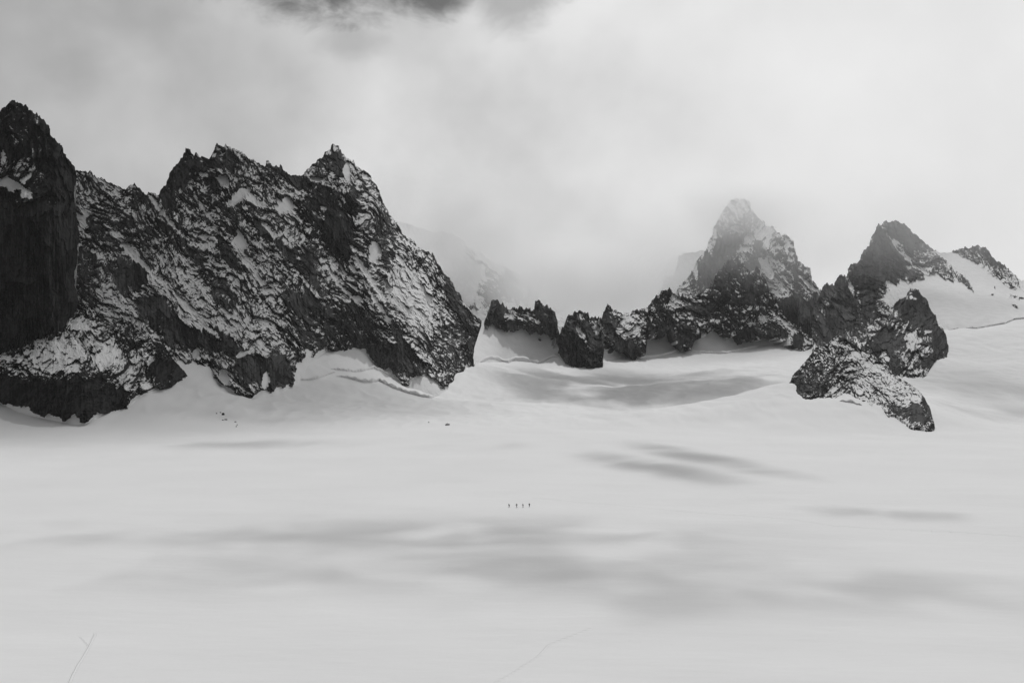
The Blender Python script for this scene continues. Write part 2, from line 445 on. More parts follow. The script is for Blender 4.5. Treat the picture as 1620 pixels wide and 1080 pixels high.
    sc += 0.9 * (SL[0][3] - 0.5) + 1.0 * (SL[1][4] - 0.5) + 0.9 * (SL[2][4] - 0.5) + 0.6 * zs(perlin(wx / 1.9, wy / 1.5, seed + 33)) + 0.35 * zs(nzf)
    sc /= sc.std()
    snow = sc + inv_norm(C) * 1.9
    tone = 0.5 + 0.45 * (SL[0][4] - 0.5) + 0.4 * (SL[1][3] - 0.5) + 0.42 * fbm(fx / 4.5, py / 34, seed + 45, 4, 0.6) + 0.2 * fbm(px / 3, py / 3, seed + 47, 2)
    # rear slope
    skirt = P[-1:].copy(); skirt[..., 2] += skirt_[1]; skirt[..., 1] += skirt_[0]
    V = [P, skirt]; S = [snow, snow[-1:]]; T = np.concatenate([np.full((6, nc), 0.5, np.float32), tone, tone[-1:]], 0)
    dk = np.array([6, 25, 60, 110, 180, 280]) * back
    for dd in dk:
        q = P[0].copy(); q[:, 1] += dd * (1 + 0.2 * fbm(R[:, 0] / 20, R[:, 1] * 0 + dd, seed + 40, 3)); q[:, 0] *= q[:, 1] / P[0][:, 1]; q[:, 0] -= (k / nc - 0.5) * 2 * dd * 0.8 * np.abs((k / nc - 0.5) * 2) ** 3
        q[:, 2] -= dd * 1.35
        V.insert(0, q[None]); S.insert(0, np.full((1, nc), -0.1, np.float32))
    V = np.concatenate(V, 0); S = np.concatenate(S, 0)
    return mesh_obj(name, V, grid_faces(*V.shape[:2]), mat, {'snow': S, 'tone': T})

# --- the big dark cliff at the left edge
A_R = [(-190, 230), (-150, 205), (-110, 235), (-70, 200), (-40, 205), (-20, 190), (0, 179), (4, 172), (10, 166.5), (15.5, 161.4), (19.4, 159.4), (22.7, 160), (26, 163), (31.8, 165.3), (36.3, 167.9), (40.8, 166.6),
       (45.4, 170.9), (45.6, 175.3), (52.5, 177.3), (54.4, 180.8), (60.3, 182.5), (64.8, 186.7), (70.6, 193.1), (75.2, 199.6), (77.8, 206), (79, 211.3), (83, 216.5), (88, 222.3),
       (89.4, 226.2), (93.3, 226.2), (96.6, 229.4), (100.5, 236.6), (103, 243), (107.6, 249.5), (112.8, 259.3), (117.3, 267.7), (121, 277), (118, 292), (116, 305), (119, 325), (121, 350), (126, 365), (122, 385), (123, 410),
       (117, 430), (119, 455), (124, 475), (114, 495), (104, 512), (100, 530)]
A_B = [(-190, 640), (-60, 640), (0, 640), (60, 640), (105, 600)]
A_D = [(-190, 230, 1350), (-190, 640, 1080), (0, 180, 1340), (20, 160, 1360), (75, 200, 1340), (120, 275, 1350), (126, 400, 1320), (129, 520, 1290), (0, 640, 1120), (129, 600, 1230), (0, 285, 1255), (30, 280, 1240), (50, 300, 1215), (0, 310, 1225),
       (60, 400, 1175), (100, 400, 1215), (40, 500, 1145), (100, 510, 1180), (80, 250, 1275), (0, 400, 1190), (85, 320, 1215), (0, 500, 1150)]
cliff = mountain('rock_cliff', A_R, A_B, A_D, M_ROCK_DARK, cov=0.07, ang=85, stretch=3.2, gain=1.15, flute=0.7, rmul=(1.8, 1.5, 1, 1), seed=11, spike=2.5, jag=3.0,
    blobs=[(-80, 430, 130, 130, 0, 0.01, 'w'), (40, 420, 95, 130, 0, 0.03, 'w'), (45, 210, 60, 45, 0, 0.13, 'm'), (15, 262, 48, 20, 25, 0.42, 'm'), (-5, 285, 32, 8, 24, 0.97, 's'), (22, 290, 22, 6, 28, 0.9, 's'), (50, 308, 22, 9, 25, 0.5, 'm'), (110, 330, 10, 90, 0, 0.01, 'w'),
           (60, 432, 22, 7, 0, 0.06, 'w'), (38, 320, 8, 10, 0, 0.5, 'm')])
tag(cliff, 'tall dark sheer rock cliff at the left edge with a snow ledge high on it', 'cliff', 'structure')

# --- the snowy bench below it
B_R = [(-190, 560), (-80, 545), (0, 560), (20, 552), (35, 540), (60, 525), (85, 518), (100, 508), (115, 503), (125, 490), (140, 492), (160, 500), (178, 512), (195, 505), (215, 520), (240, 535), (262, 550), (275, 570), (290, 585), (300, 600)]
B_B = [(-190, 680), (0, 690), (60, 700), (130, 710), (190, 695), (215, 670), (260, 650), (300, 640)]
B_D = [(-190, 560, 1180), (0, 560, 1120), (60, 525, 1160), (115, 503, 1200), (178, 512, 1215), (240, 535, 1235), (300, 600, 1235), (0, 575, 1082), (60, 590, 1052), (110, 600, 1040), (150, 595, 1075), (160, 560, 1120), (40, 570, 1090), (100, 545, 1120),
       (60, 600, 1042), (0, 640, 1055), (100, 665, 1012), (128, 668, 1006), (160, 650, 1040), (180, 650, 1062), (204, 645, 1066), (170, 610, 1085), (230, 600, 1150), (275, 607, 1185), (0, 690, 1035), (130, 710, 985), (300, 640, 1195), (-190, 680, 1020), (190, 625, 1080)]
B_F = [(-190, 645), (0, 637), (25, 641), (40, 648), (52, 651), (72, 659), (76, 653), (85, 656), (100, 665), (108, 666), (114, 658), (121, 660), (128, 667), (135, 668), (145, 661), (153, 654), (180, 653), (192, 650), (204, 645), (206, 638), (216, 627), (224, 622), (245, 617), (268, 613), (300, 600)]
bench = mountain('rock_buttress', B_R, B_B, B_D, M_ROCK_DARK, cov=0.26, ang=120, stretch=1.8, gain=0.95, flute=0.5, foot=B_F, tong=8, rmul=(1.3, 1, 1, 1), seed=23, jag=1.6, back=0.4, nsc=0.6,
    blobs=[(-60, 640, 120, 50, 0, 0.012, 'w'), (45, 640, 60, 42, 0, 0.04, 'w'), (110, 635, 60, 38, 0, 0.03, 'w'), (165, 632, 42, 28, 0, 0.06, 'w'), (85, 562, 62, 27, -8, 0.56, 'm'), (125, 512, 26, 8, 10, 0.6, 'm'), (55, 535, 30, 7, -20, 0.6, 'm'), (95, 580, 42, 10, -4, 0.6, 'm'),
           (170, 565, 26, 22, -40, 0.75, 'm'), (195, 590, 30, 26, -50, 0.5, 'm'), (225, 570, 26, 18, -50, 0.55, 'm'), (232, 607, 10, 6, 0, 0.8, 'm'), (262, 590, 26, 24, 0, 0.08, 'w'), (240, 530, 30, 14, 30, 0.35, 'm'), (180, 648, 20, 16, 0, 0.0, 'w'), (8, 568, 12, 6, 0, 0.5, 'm')])
tag(bench, 'low dark fluted rock buttress with a snow covered bench under the left cliff', 'rock buttress', 'structure')

# --- the left massif with the twin peak and the pyramid
C_R = [(85, 285), (100, 276), (121, 271), (123, 269.5), (127, 272), (131, 272), (134, 270), (138, 275), (142, 270), (146, 273), (148, 278), (155, 282), (163, 282), (170, 288), (178, 291), (185, 294), (190, 297), (197, 300), (205, 293),
       (212, 292), (216, 295), (222, 300), (231, 309), (235, 304), (240, 305), (247, 308), (252, 310), (255, 300), (258, 295), (262, 296), (264, 283), (267, 279), (269, 273), (278, 262), (288, 250), (291, 242), (294, 243), (294.5, 234), (299, 235),
       (304, 243), (307, 247), (310, 242.5), (314, 245), (317, 250), (322, 248.5), (327, 252), (331, 251), (334, 246), (338, 238), (341, 231), (344, 227.5), (347, 229), (352, 233), (355, 234), (357, 229.5), (362, 232), (366, 235), (370, 234.5),
       (375, 238), (380, 241), (385, 243), (390, 249), (396, 253), (401, 251.5), (406, 258), (414, 263), (420, 263.5), (421.5, 253), (425, 256), (430, 261), (435, 264), (438, 262), (441, 265), (443, 264), (444, 260), (447, 262), (448, 268),
       (453, 272), (457, 278), (461, 279), (465, 277), (469, 277.5), (472, 279.5), (478, 277), (482, 274), (485, 269), (491, 267), (494, 261.5), (499, 259), (502, 254), (505, 250), (508, 252), (509, 249), (513, 243), (520, 237), (523, 235.5),
       (523.2, 229), (527, 228.5), (530, 231.5), (534, 230), (537, 235), (541, 241), (545, 246), (551, 251), (557, 257), (559, 254.5), (563, 261), (571, 267), (579, 273), (586, 277.5), (590, 287), (596, 294), (600, 303), (603, 313), (606, 319),
       (611, 329), (616, 339), (620, 344), (626, 351), (631, 360), (636, 368), (644, 377), (650, 379.5), (655, 383), (662, 392), (670, 397), (675, 398.5), (680, 397), (684, 398), (687, 406), (691, 416), (695, 422), (702, 432), (709, 440), (716, 447),
       (720, 458), (727, 465), (731, 473), (737, 483), (743, 488), (748, 498), (755, 503), (762, 507), (761, 518), (755, 530), (750, 545), (749, 565), (750, 588)]
C_B = [(85, 600), (150, 600), (230, 625), (290, 625), (330, 625), (395, 652), (440, 640), (480, 620), (540, 612), (600, 625), (640, 640), (700, 650), (740, 630), (752, 610)]
C_D = [(85, 285, 1700), (85, 600, 1280), (121, 271, 1700), (205, 293, 1680), (240, 306, 1660), (294, 236, 1730), (344, 228, 1760), (420, 258, 1820), (465, 278, 1880), (527, 229, 2060), (586, 278, 2060), (626, 351, 2050), (684, 398, 2060), (727, 465, 2060), (762, 507, 2100), (750, 588, 1975),
       (180, 400, 1520), (150, 500, 1320), (230, 500, 1330), (230, 625, 1180), (310, 600, 1265), (395, 628, 1245), (395, 652, 1230), (440, 620, 1330), (470, 600, 1430), (480, 625, 1440), (530, 556, 1640), (540, 612, 1580), (600, 582, 1670), (640, 609, 1650), (640, 640, 1620), (706, 617, 1690), (740, 630, 1800),
       (250, 400, 1520), (300, 320, 1650), (330, 420, 1540), (300, 500, 1380), (380, 540, 1350), (400, 560, 1340), (400, 400, 1600), (430, 500, 1480), (420, 330, 1710), (370, 300, 1680), (480, 400, 1690), (480, 500, 1560), (505, 330, 1830), (520, 400, 1800), (545, 300, 1900), (560, 400, 1800), (600, 350, 1920), (590, 480, 1730), (640, 430, 1890), (650, 520, 1760), (700, 500, 1900), (690, 580, 1750), (720, 560, 1880), (160, 330, 1620), (555, 330, 1880), (260, 330, 1600)]
C_F = [(204, 645), (206, 638), (216, 627), (224, 622), (235, 622), (245, 617), (257, 615), (268, 613), (275, 606), (288, 606), (296, 600), (305, 594), (313, 583), (320, 582), (330, 584), (335, 589), (340, 597), (352, 605), (368, 615), (381, 624), (395, 628), (405, 622), (412, 617), (422, 620), (434, 622), (440, 619), (455, 609), (463, 610), (468, 585), (473, 573), (485, 558), (498, 565), (505, 553), (514, 548), (525, 556), (537, 552), (545, 556), (560, 549), (569, 550), (580, 563), (595, 577), (610, 585), (625, 591), (632, 602), (640, 609), (645, 608), (648, 600), (655, 598), (672, 590), (690, 600), (704, 618), (710, 616), (720, 604), (729, 598), (737, 577), (748, 582), (762, 575)]
massif = mountain('rock_mountain', C_R, C_B, C_D, M_ROCK, cov=0.42, ang=56, stretch=3.2, gain=1.0, flute=0.3, seed=37, spike=2.0, jag=1.8, step=0.68, nsc=0.56, foot=C_F, tong=15,
    blobs=[(250, 400, 150, 110, 0, 0.36, 'm'), (285, 265, 24, 40, 20, 0.10, 'w'), (262, 305, 14, 22, 0, 0.03, 'w'), (325, 258, 30, 10, 0, 0.12, 'w'), (360, 255, 34, 12, 30, 0.2, 'm'), (378, 310, 24, 8, -35, 0.97, 's'), (352, 285, 12, 9, 40, 0.92, 's'), (400, 315, 20, 6, 35, 0.8, 'm'),
           (450, 325, 13, 16, 50, 0.95, 's'), (430, 300, 30, 12, 45, 0.45, 'm'), (440, 270, 26, 8, 20, 0.15, 'm'), (340, 300, 14, 10, 20, 0.15, 'm'), (380, 385, 12, 20, -10, 0.9, 's'), (415, 360, 13, 32, -32, 0.02, 'w'), (470, 290, 20, 12, 30, 0.10, 'w'), (508, 320, 26, 30, -25, 0.02, 'w'), (530, 360, 24, 46, -12, 0.006, 'w'), (545, 395, 22, 20, 0, 0.03, 'w'),
           (515, 258, 22, 22, 0, 0.22, 'm'), (535, 262, 9, 30, -4, 0.04, 'w'), (549, 272, 7, 15, -8, 0.99, 's'), (577, 278, 5, 9, -35, 0.95, 's'), (500, 283, 11, 4, 5, 0.95, 's'), (512, 330, 7, 4, 20, 0.9, 'm'), (503, 338, 14, 4, 35, 0.85, 'm'), (560, 318, 14, 26, -8, 0.06, 'w'), (577, 335, 14, 16, 0, 0.55, 'm'), (592, 400, 9, 22, 4, 0.95, 's'), (608, 360, 14, 30, -20, 0.35, 'm'),
           (626, 395, 7, 13, 10, 0.03, 'w'), (612, 412, 9, 18, -15, 0.05, 'w'), (660, 480, 62, 30, 55, 0.78, 'm'), (690, 440, 20, 12, 50, 0.45, 'm'), (720, 478, 10, 34, -28, 0.03, 'w'), (693, 408, 8, 14, -10, 0.05, 'w'), (640, 480, 20, 60, -30, 0.72, 'm'), (600, 440, 40, 12, 45, 0.6, 'm'), (560, 470, 60, 40, 50, 0.42, 'm'), (562, 473, 13, 6, 5, 0.99, 's'), (540, 500, 50, 30, 40, 0.38, 'm'),
           (500, 470, 40, 20, 60, 0.12, 'w'), (490, 430, 18, 30, -10, 0.12, 'w'), (455, 430, 40, 18, 50, 0.40, 'm'), (470, 480, 16, 30, -30, 0.06, 'w'), (580, 540, 60, 24, 40, 0.30, 'm'), (610, 575, 26, 24, 0, 0.03, 'w'), (650, 575, 34, 26, 30, 0.10, 'w'), (690, 590, 34, 22, 50, 0.22, 'm'), (670, 560, 40, 8, 55, 0.5, 'm'), (720, 560, 22, 34, 0, 0.42, 'm'), (745, 530, 9, 16, 0, 0.5, 'm'), (753, 512, 8, 6, 0, 0.6, 'm'),
           (300, 440, 90, 16, 45, 0.50, 'm'), (240, 450, 80, 10, 47, 0.68, 'm'), (330, 385, 60, 24, 50, 0.48, 'm'), (170, 350, 60, 36, 35, 0.28, 'm'), (133, 345, 9, 20, -5, 0.8, 'm'), (185, 320, 22, 10, 30, 0.35, 'm'), (225, 312, 24, 14, 20, 0.16, 'm'), (165, 392, 44, 12, 48, 0.25, 'm'), (140, 397, 14, 5, -5, 0.96, 's'), (205, 430, 40, 34, 0, 0.05, 'w'), (138, 440, 26, 60, 0, 0.12, 'w'), (150, 365, 20, 22, 0, 0.2, 'm'), (150, 430, 28, 26, 0, 0.12, 'w'), (245, 490, 34, 34, 0, 0.05, 'w'), (290, 530, 46, 24, 10, 0.06, 'w'),
           (345, 545, 40, 26, 30, 0.07, 'w'), (310, 558, 7, 10, 0, 0.96, 's'), (356, 596, 10, 15, -20, 0.98, 's'), (395, 580, 24, 36, 0, 0.01, 'w'), (440, 590, 26, 32, 0, 0.03, 'w'), (420, 520, 34, 14, 45, 0.6, 'm'), (385, 560, 14, 5, -28, 0.97, 's'), (420, 600, 7, 16, 8, 0.75, 's'), (215, 405, 62, 5, 47, 0.9, 'm'), (300, 490, 60, 5, 44, 0.88, 'm'), (330, 340, 60, 5, 58, 0.75, 'm'), (395, 420, 62, 5, 55, 0.72, 'm'), (440, 380, 60, 4, 50, 0.78, 'm'), (480, 440, 55, 4, 52, 0.72, 'm'), (580, 430, 60, 4, 58, 0.85, 'm'), (610, 500, 70, 5, 60, 0.8, 'm'), (655, 440, 60, 4, 54, 0.82, 'm'), (540, 450, 50, 4, 50, 0.7, 'm'), (260, 340, 40, 4, 50, 0.7, 'm'), (360, 400, 40, 9, 60, 0.1, 'w'), (455, 400, 40, 8, 52, 0.1, 'w'), (310, 410, 34, 8, 55, 0.12, 'w'), (570, 500, 34, 8, 56, 0.12, 'w'), (635, 540, 30, 8, 56, 0.1, 'w'), (380, 500, 70, 20, 45, 0.45, 'm'), (390, 470, 30, 24, 50, 0.3, 'm'), (350, 460, 20, 40, -35, 0.1, 'w'), (490, 555, 30, 10, 25, 0.6, 'm'), (700, 520, 26, 30, 30, 0.5, 'm')])
tag(massif, 'large dark jagged mountain speckled with snow, with a pyramid summit on its right', 'mountain', 'structure')

# --- misty mountain behind the saddle
E_R = [(420, 470), (520, 390), (600, 345), (640, 352), (680, 366), (700, 366), (715, 369), (725, 376), (735, 380), (737, 388), (750, 396), (762, 401), (775, 412), (795, 420), (815, 430), (835, 450), (860, 470), (890, 480), (910, 495), (930, 510)]
E_B = [(420, 600), (760, 600), (930, 600)]
E_D = [(420, 470, 4200), (420, 600, 3700), (600, 330, 4000), (725, 376, 3850), (835, 450, 3800), (930, 510, 3800), (600, 600, 3500), (760, 600, 3450), (930, 600, 3550), (765, 440, 3600), (740, 470, 3620), (800, 450, 3620)]
mist_mtn = mountain('snowy_mountain', E_R, E_B, E_D, M_ROCK, cov=0.93, ang=70, gain=0.9, seed=51, step=1.0, jag=2.5,
    blobs=[(700, 430, 62, 90, 0, 0.995, 's'), (790, 446, 28, 30, 20, 0.35, 'm'), (782, 470, 18, 12, 0, 0.1, 'm'), (830, 470, 30, 18, 30, 0.35, 'm'), (748, 480, 8, 10, 0, 0.3, 'm'), (755, 408, 30, 12, 40, 0.45, 'm'), (890, 500, 30, 20, 0, 0.5, 'm')])
tag(mist_mtn, 'pale snowy mountain half lost in mist behind the low saddle', 'mountain', 'structure')

# --- snow wall under the back ridge
W_R = [(715, 560), (730, 535), (742, 520), (750, 512), (758, 509), (767, 506), (780, 500), (800, 505), (840, 508), (870, 514), (884, 527), (890, 530), (900, 520), (925, 508), (945, 507), (955, 515), (975, 520), (1000, 515), (1020, 510), (1060, 505), (1080, 515), (1100, 510), (1140, 505), (1200, 512), (1250, 525), (1272, 548)]
W_B = [(715, 605), (760, 592), (850, 592), (950, 592), (1050, 582), (1150, 575), (1220, 570), (1272, 566)]
W_D = [(715, 560, 2150), (750, 512, 2400), (800, 505, 2440), (885, 530, 2435), (945, 507, 2460), (1020, 510, 2540), (1140, 505, 2590), (1300, 530, 2580), (715, 605, 2010), (765, 573, 2185), (800, 573, 2300), (850, 573, 2340), (890, 564, 2370), (945, 573, 2335), (1002, 564, 2430), (1075, 553, 2490), (1150, 557, 2490), (1240, 547, 2540), (760, 592, 2130), (850, 592, 2270), (950, 592, 2270), (1050, 582, 2380), (1150, 575, 2420), (1300, 565, 2480)]
wall = mountain('snow_slope', W_R, W_B, W_D, M_ROCK, cov=0.999, gain=0.5, seed=61, step=1.0, jag=0.3, back=0.5,
    blobs=[(1000, 545, 600, 200, 0, 0.999, 's'), (854, 538, 3, 3, 0, 0.3, 'm'), (963, 544, 7, 12, 0, 0.6, 'm'), (1036, 530, 8, 4, 20, 0.3, 'm')])
tag(wall, 'steep smooth snow slope below the line of small rock teeth', 'snow slope', 'structure')

# --- rock teeth on the back ridge
F_R = [(766, 512), (769, 502), (773, 490), (776, 481), (779, 477), (785, 477), (788, 476.5), (793, 481), (799, 486), (806, 490), (812, 490), (817, 490), (822, 487), (828, 491), (833, 489), (836, 486), (840, 491), (847, 491), (847.5, 483), (846.5, 476.5), (852, 473.5),
       (855, 479), (855.5, 481), (860, 482), (862, 487), (866, 486), (869, 490), (871, 486), (873, 491), (876, 494), (879, 501), (882, 512), (884, 525), (886, 533)]
F_B = [(766, 514), (780, 511), (787, 517), (795, 520), (808, 523), (820, 521), (826, 516), (832, 518), (838, 527), (846, 521), (852, 522), (856, 526), (862, 522), (868, 527), (873, 532), (880, 534), (886, 536)]
F_D = [(766, 512, 2392), (785, 477, 2452), (820, 489, 2472), (852, 474, 2472), (886, 533, 2392), (780, 511, 2412), (808, 523, 2412), (838, 527, 2412), (873, 532, 2392), (800, 505, 2412), (860, 505, 2412)]
teeth = mountain('rock_ridge', F_R, F_B, F_D, M_ROCK, cov=0.14, ang=70, stretch=1.8, gain=0.9, flute=0.4, seed=71, bjag=2.5, spike=4.5, step=0.5, jag=1.4, back=0.3, nsc=0.6, skirt_=(60, -6),
    blobs=[(790, 495, 16, 18, 0, 0.02, 'w'), (808, 498, 8, 9, 20, 0.9, 'm'), (838, 505, 20, 10, 10, 0.35, 'm'), (866, 505, 12, 14, 0, 0.15, 'm'), (805, 515, 12, 6, 0, 0.02, 'w')])
tag(teeth, 'short jagged rock ridge with a leaning pinnacle standing on the snow slope', 'rock ridge')

G_R = [(879, 538), (885, 531), (890, 522), (893, 513), (895, 504), (898, 501), (903, 499), (908, 496), (915, 494), (921, 492), (926, 494), (930, 498), (933, 502), (940, 502), (944, 505), (947, 504), (949, 510), (951, 525), (953, 540), (956, 556), (954, 572)]
G_B = [(884, 552), (890, 565), (895, 573), (905, 579), (915, 581), (921, 578), (930, 582), (940, 585), (954, 580)]
G_D = [(884, 540, 2385), (895, 504, 2405), (921, 492, 2425), (947, 504, 2455), (953, 540, 2385), (954, 572, 2315), (884, 552, 2375), (905, 569, 2310), (940, 574, 2290), (900, 530, 2345), (925, 525, 2355), (935, 550, 2315), (908, 550, 2320), (954, 580, 2305), (920, 582, 2285)]
tower = mountain('rock_tower', G_R, G_B, G_D, M_ROCK, cov=0.08, ang=72, stretch=2.6, gain=1.25, flute=0.9, seed=83, rmul=(1.3, 1.5, 1.3, 1), bjag=2.0, spike=4.5, step=0.5, jag=1.8, back=0.3, nsc=0.6, skirt_=(60, -12),
    blobs=[(905, 545, 18, 30, 0, 0.02, 'w'), (940, 550, 14, 24, 0, 0.02, 'w'), (920, 503, 16, 8, 0, 0.25, 'm'), (942, 518, 9, 14, -25, 0.85, 'm'), (904, 509, 5, 2.5, 10, 0.95, 'm'), (918, 524, 5, 12, -25, 0.7, 'm'), (928, 545, 4, 8, -20, 0.5, 'm')])
tag(tower, 'rounded dark rock tower with fluted base between two snow gullies', 'rock tower')

# --- faint towers left of the misty peak
K_R = [(1015, 500), (1030, 485), (1044, 460), (1049, 443), (1055, 437), (1065, 435), (1070, 418), (1072, 405), (1085, 400), (1098, 400), (1110, 396), (1125, 400), (1140, 420)]
K_B = [(1015, 560), (1140, 560)]
K_D = [(1015, 500, 3500), (1072, 405, 3550), (1140, 420, 3550), (1015, 560, 3400), (1140, 560, 3400)]
faint = mountain('rock_spire', K_R, K_B, K_D, M_ROCK_FAR, cov=0.12, ang=85, seed=91, step=0.8, jag=2.2, gain=0.7, back=0.4)
tag(faint, 'faint grey rock spires fading into mist left of the cloud capped peak', 'rock spire', 'structure')

# --- the peak whose top is in the mist
I_R = [(1040, 500), (1055, 480), (1068, 464), (1080, 450), (1087, 440), (1092, 436), (1100, 422), (1103, 413), (1110, 404), (1116, 396), (1119, 389), (1122, 380), (1127, 372), (1128, 363), (1132, 355), (1134, 350), (1140, 342), (1146, 333), (1152, 323), (1157, 318),
       (1162, 316), (1167, 315), (1172, 317), (1177, 315.5), (1183, 318), (1187, 322), (1188, 333), (1192, 337), (1197, 345), (1206, 350), (1213, 357), (1218, 356), (1226, 362), (1232, 370), (1238, 373), (1244, 372), (1250, 378), (1255, 380), (1257, 392), (1259, 400), (1262, 414),
       (1269, 418), (1275, 424), (1281, 426), (1283, 436), (1285, 447), (1290, 452), (1296, 458), (1302, 464), (1312, 480), (1320, 500)]
I_B = [(1040, 580), (1150, 580), (1250, 580), (1320, 580)]
I_D = [(1040, 500, 2900), (1080, 450, 3000), (1128, 363, 3060), (1170, 316, 3100), (1206, 350, 3090), (1257, 392, 3060), (1283, 436, 3040), (1320, 500, 2960), (1040, 580, 2750), (1320, 580, 2740), (1150, 580, 2700), (1250, 580, 2720), (1150, 400, 2930), (1190, 400, 2930), (1220, 420, 2960), (1180, 340, 3010), (1240, 430, 2960), (1245, 500, 2880), (1280, 500, 2840), (1110, 450, 2880), (1190, 470, 2860), (1250, 470, 2900)]
peak = mountain('rock_peak', I_R, I_B, I_D, M_ROCK_FAR, cov=0.48, ang=78, stretch=2.2, gain=1.0, flute=0.5, seed=103, spike=3.0, jag=2.4, back=0.6, nsc=0.75, step=0.65,
    blobs=[(1130, 420, 24, 50, 20, 0.05, 'w'), (1155, 385, 20, 30, 0, 0.08, 'w'), (1166, 362, 10, 5, 22, 0.99, 's'), (1155, 367, 6, 4, 0, 0.8, 'm'), (1165, 335, 20, 20, 0, 0.35, 'm'), (1197, 390, 12, 14, 0, 0.03, 'w'), (1210, 365, 18, 14, 20, 0.6, 'm'), (1240, 385, 18, 12, 20, 0.5, 'm'), (1210, 410, 14, 20, -25, 0.85, 'm'), (1170, 398, 10, 16, 0, 0.55, 'm'),
           (1228, 440, 16, 20, -20, 0.55, 'm'), (1255, 420, 22, 26, 0, 0.35, 'm'), (1268, 440, 18, 12, 0, 0.08, 'w'), (1255, 500, 32, 50, 0, 0.02, 'w'), (1290, 490, 20, 40, 0, 0.03, 'w'), (1283, 452, 24, 4, 42, 0.93, 'm'), (1190, 440, 14, 30, -10, 0.05, 'w')])
tag(peak, 'pointed grey rock peak with its top fading into cloud', 'mountain', 'structure')

# --- dark spur in front of it, continuing left as a broken ridge
H_R = [(946, 510), (948, 503), (952, 503), (955, 493), (958, 484), (960, 482), (965, 487), (972, 491), (978, 493), (984, 498), (990, 497), (995, 499), (1000, 494), (1005, 491), (1012, 492), (1018, 490), (1024, 488), (1028, 482), (1033, 475), (1037, 468), (1042, 466),
       (1046, 465), (1051, 460), (1056, 459), (1062, 463), (1068, 465), (1074, 470), (1080, 468), (1090, 470), (1105, 468), (1118, 460), (1127, 452), (1133, 437), (1142, 425), (1150, 415), (1160, 408), (1168, 407), (1174, 410), (1180, 425), (1188, 430), (1198, 424), (1206, 435), (1213, 448),
       (1222, 470), (1228, 478), (1237, 490), (1246, 508), (1256, 514), (1268, 524), (1278, 535), (1288, 545)]
H_B = [(946, 511), (953, 524), (960, 534), (968, 545), (975, 549), (983, 557), (992, 556), (996, 563), (1000, 567), (1006, 567), (1010, 560), (1020, 560), (1022, 555), (1024, 533), (1035, 532), (1050, 532), (1056, 524), (1060, 518), (1063, 523), (1065, 536), (1072, 546), (1078, 553), (1094, 553),
       (1097, 544), (1102, 536), (1118, 528), (1132, 520), (1140, 526), (1148, 534), (1153, 535), (1165, 528), (1168, 536), (1173, 541), (1180, 537), (1190, 539), (1203, 537), (1209, 530), (1217, 529), (1224, 535), (1230, 537), (1242, 538), (1246, 532), (1249, 544), (1258, 548), (1268, 554), (1275, 555), (1288, 556)]
H_D = [(946, 510, 2453), (960, 482, 2493), (995, 499, 2493), (1024, 488, 2533), (1056, 459, 2573), (1080, 468, 2593), (1127, 452, 2653), (1165, 407, 2713), (1200, 424, 2693), (1237, 490, 2613), (1288, 545, 2473), (975, 549, 2383), (1003, 566, 2378), (1020, 560, 2393), (1040, 532, 2453), (1060, 518, 2483), (1078, 553, 2443), (1094, 553, 2443),
       (1118, 528, 2513), (1153, 535, 2513), (1190, 538, 2493), (1242, 538, 2493), (1268, 554, 2423), (1090, 510, 2513), (1150, 490, 2573), (1200, 490, 2563), (1165, 450, 2623), (980, 520, 2433), (1000, 530, 2413), (1040, 500, 2493)]
spur = mountain('rock_spur', H_R, H_B, H_D, M_ROCK, cov=0.32, ang=66, stretch=1.6, gain=0.95, flute=0.3, seed=113, bjag=2.6, spike=4.5, step=0.6, jag=1.8, back=0.3, nsc=0.75, skirt_=(90, -6),
    blobs=[(965, 515, 12, 26, -25, 0.05, 'w'), (990, 545, 16, 12, 0, 0.03, 'w'), (1000, 525, 16, 22, -25, 0.55, 'm'), (1066, 478, 9, 20, 10, 0.7, 'm'), (1045, 500, 24, 16, 0, 0.25, 'm'), (1040, 520, 20, 8, 0, 0.05, 'm'), (1085, 535, 12, 14, 0, 0.05, 'm'), (1005, 556, 8, 10, 0, 0.01, 'w'), (1195, 505, 22, 9, -5, 0.72, 'm'), (1185, 526, 24, 10, 0, 0.02, 'w'), (1230, 528, 20, 9, 10, 0.02, 'w'),
           (1185, 455, 12, 24, 0, 0.03, 'w'), (1160, 425, 14, 16, 0, 0.12, 'm'), (1140, 470, 20, 20, 0, 0.14, 'm'), (1245, 512, 24, 4, 42, 0.85, 'm'), (1150, 490, 40, 10, 10, 0.3, 'm'), (1110, 490, 30, 12, 0, 0.12, 'm'), (1262, 540, 14, 12, 0, 0.03, 'w')])
tag(spur, 'dark broken rock spur rising from the snow in front of the cloud capped peak', 'rock spur', 'structure')

# --- second peak on the right, its snow basin and the far rocky crest
L_R = [(1285, 500), (1295, 470), (1300, 460), (1303, 452), (1306, 450), (1316, 450), (1318, 453), (1323, 443), (1328, 436), (1331, 432), (1333, 436), (1338, 438), (1341, 434), (1341.5, 425), (1347, 420), (1350, 418), (1354, 418), (1358, 416), (1361, 410), (1362, 403), (1366, 397),
       (1371, 392), (1376, 385), (1379, 377), (1382, 371), (1385, 363), (1389, 353), (1393, 357), (1396, 356), (1399, 353), (1402, 350), (1406, 352), (1410, 350.5), (1415, 348.5), (1421, 349), (1425, 355), (1430, 354), (1436, 361), (1441, 367), (1448, 371), (1455, 379), (1464, 385), (1470, 391),
       (1476, 395), (1482, 399), (1490, 400), (1498, 400), (1505, 400), (1510, 397), (1520, 393), (1525, 393), (1532, 394), (1540, 389), (1548, 390), (1556, 391), (1563, 396), (1570, 405), (1576, 413), (1582, 416), (1592, 423), (1603, 434), (1612, 441), (1620, 446), (1650, 452), (1700, 440), (1760, 455), (1840, 460)]
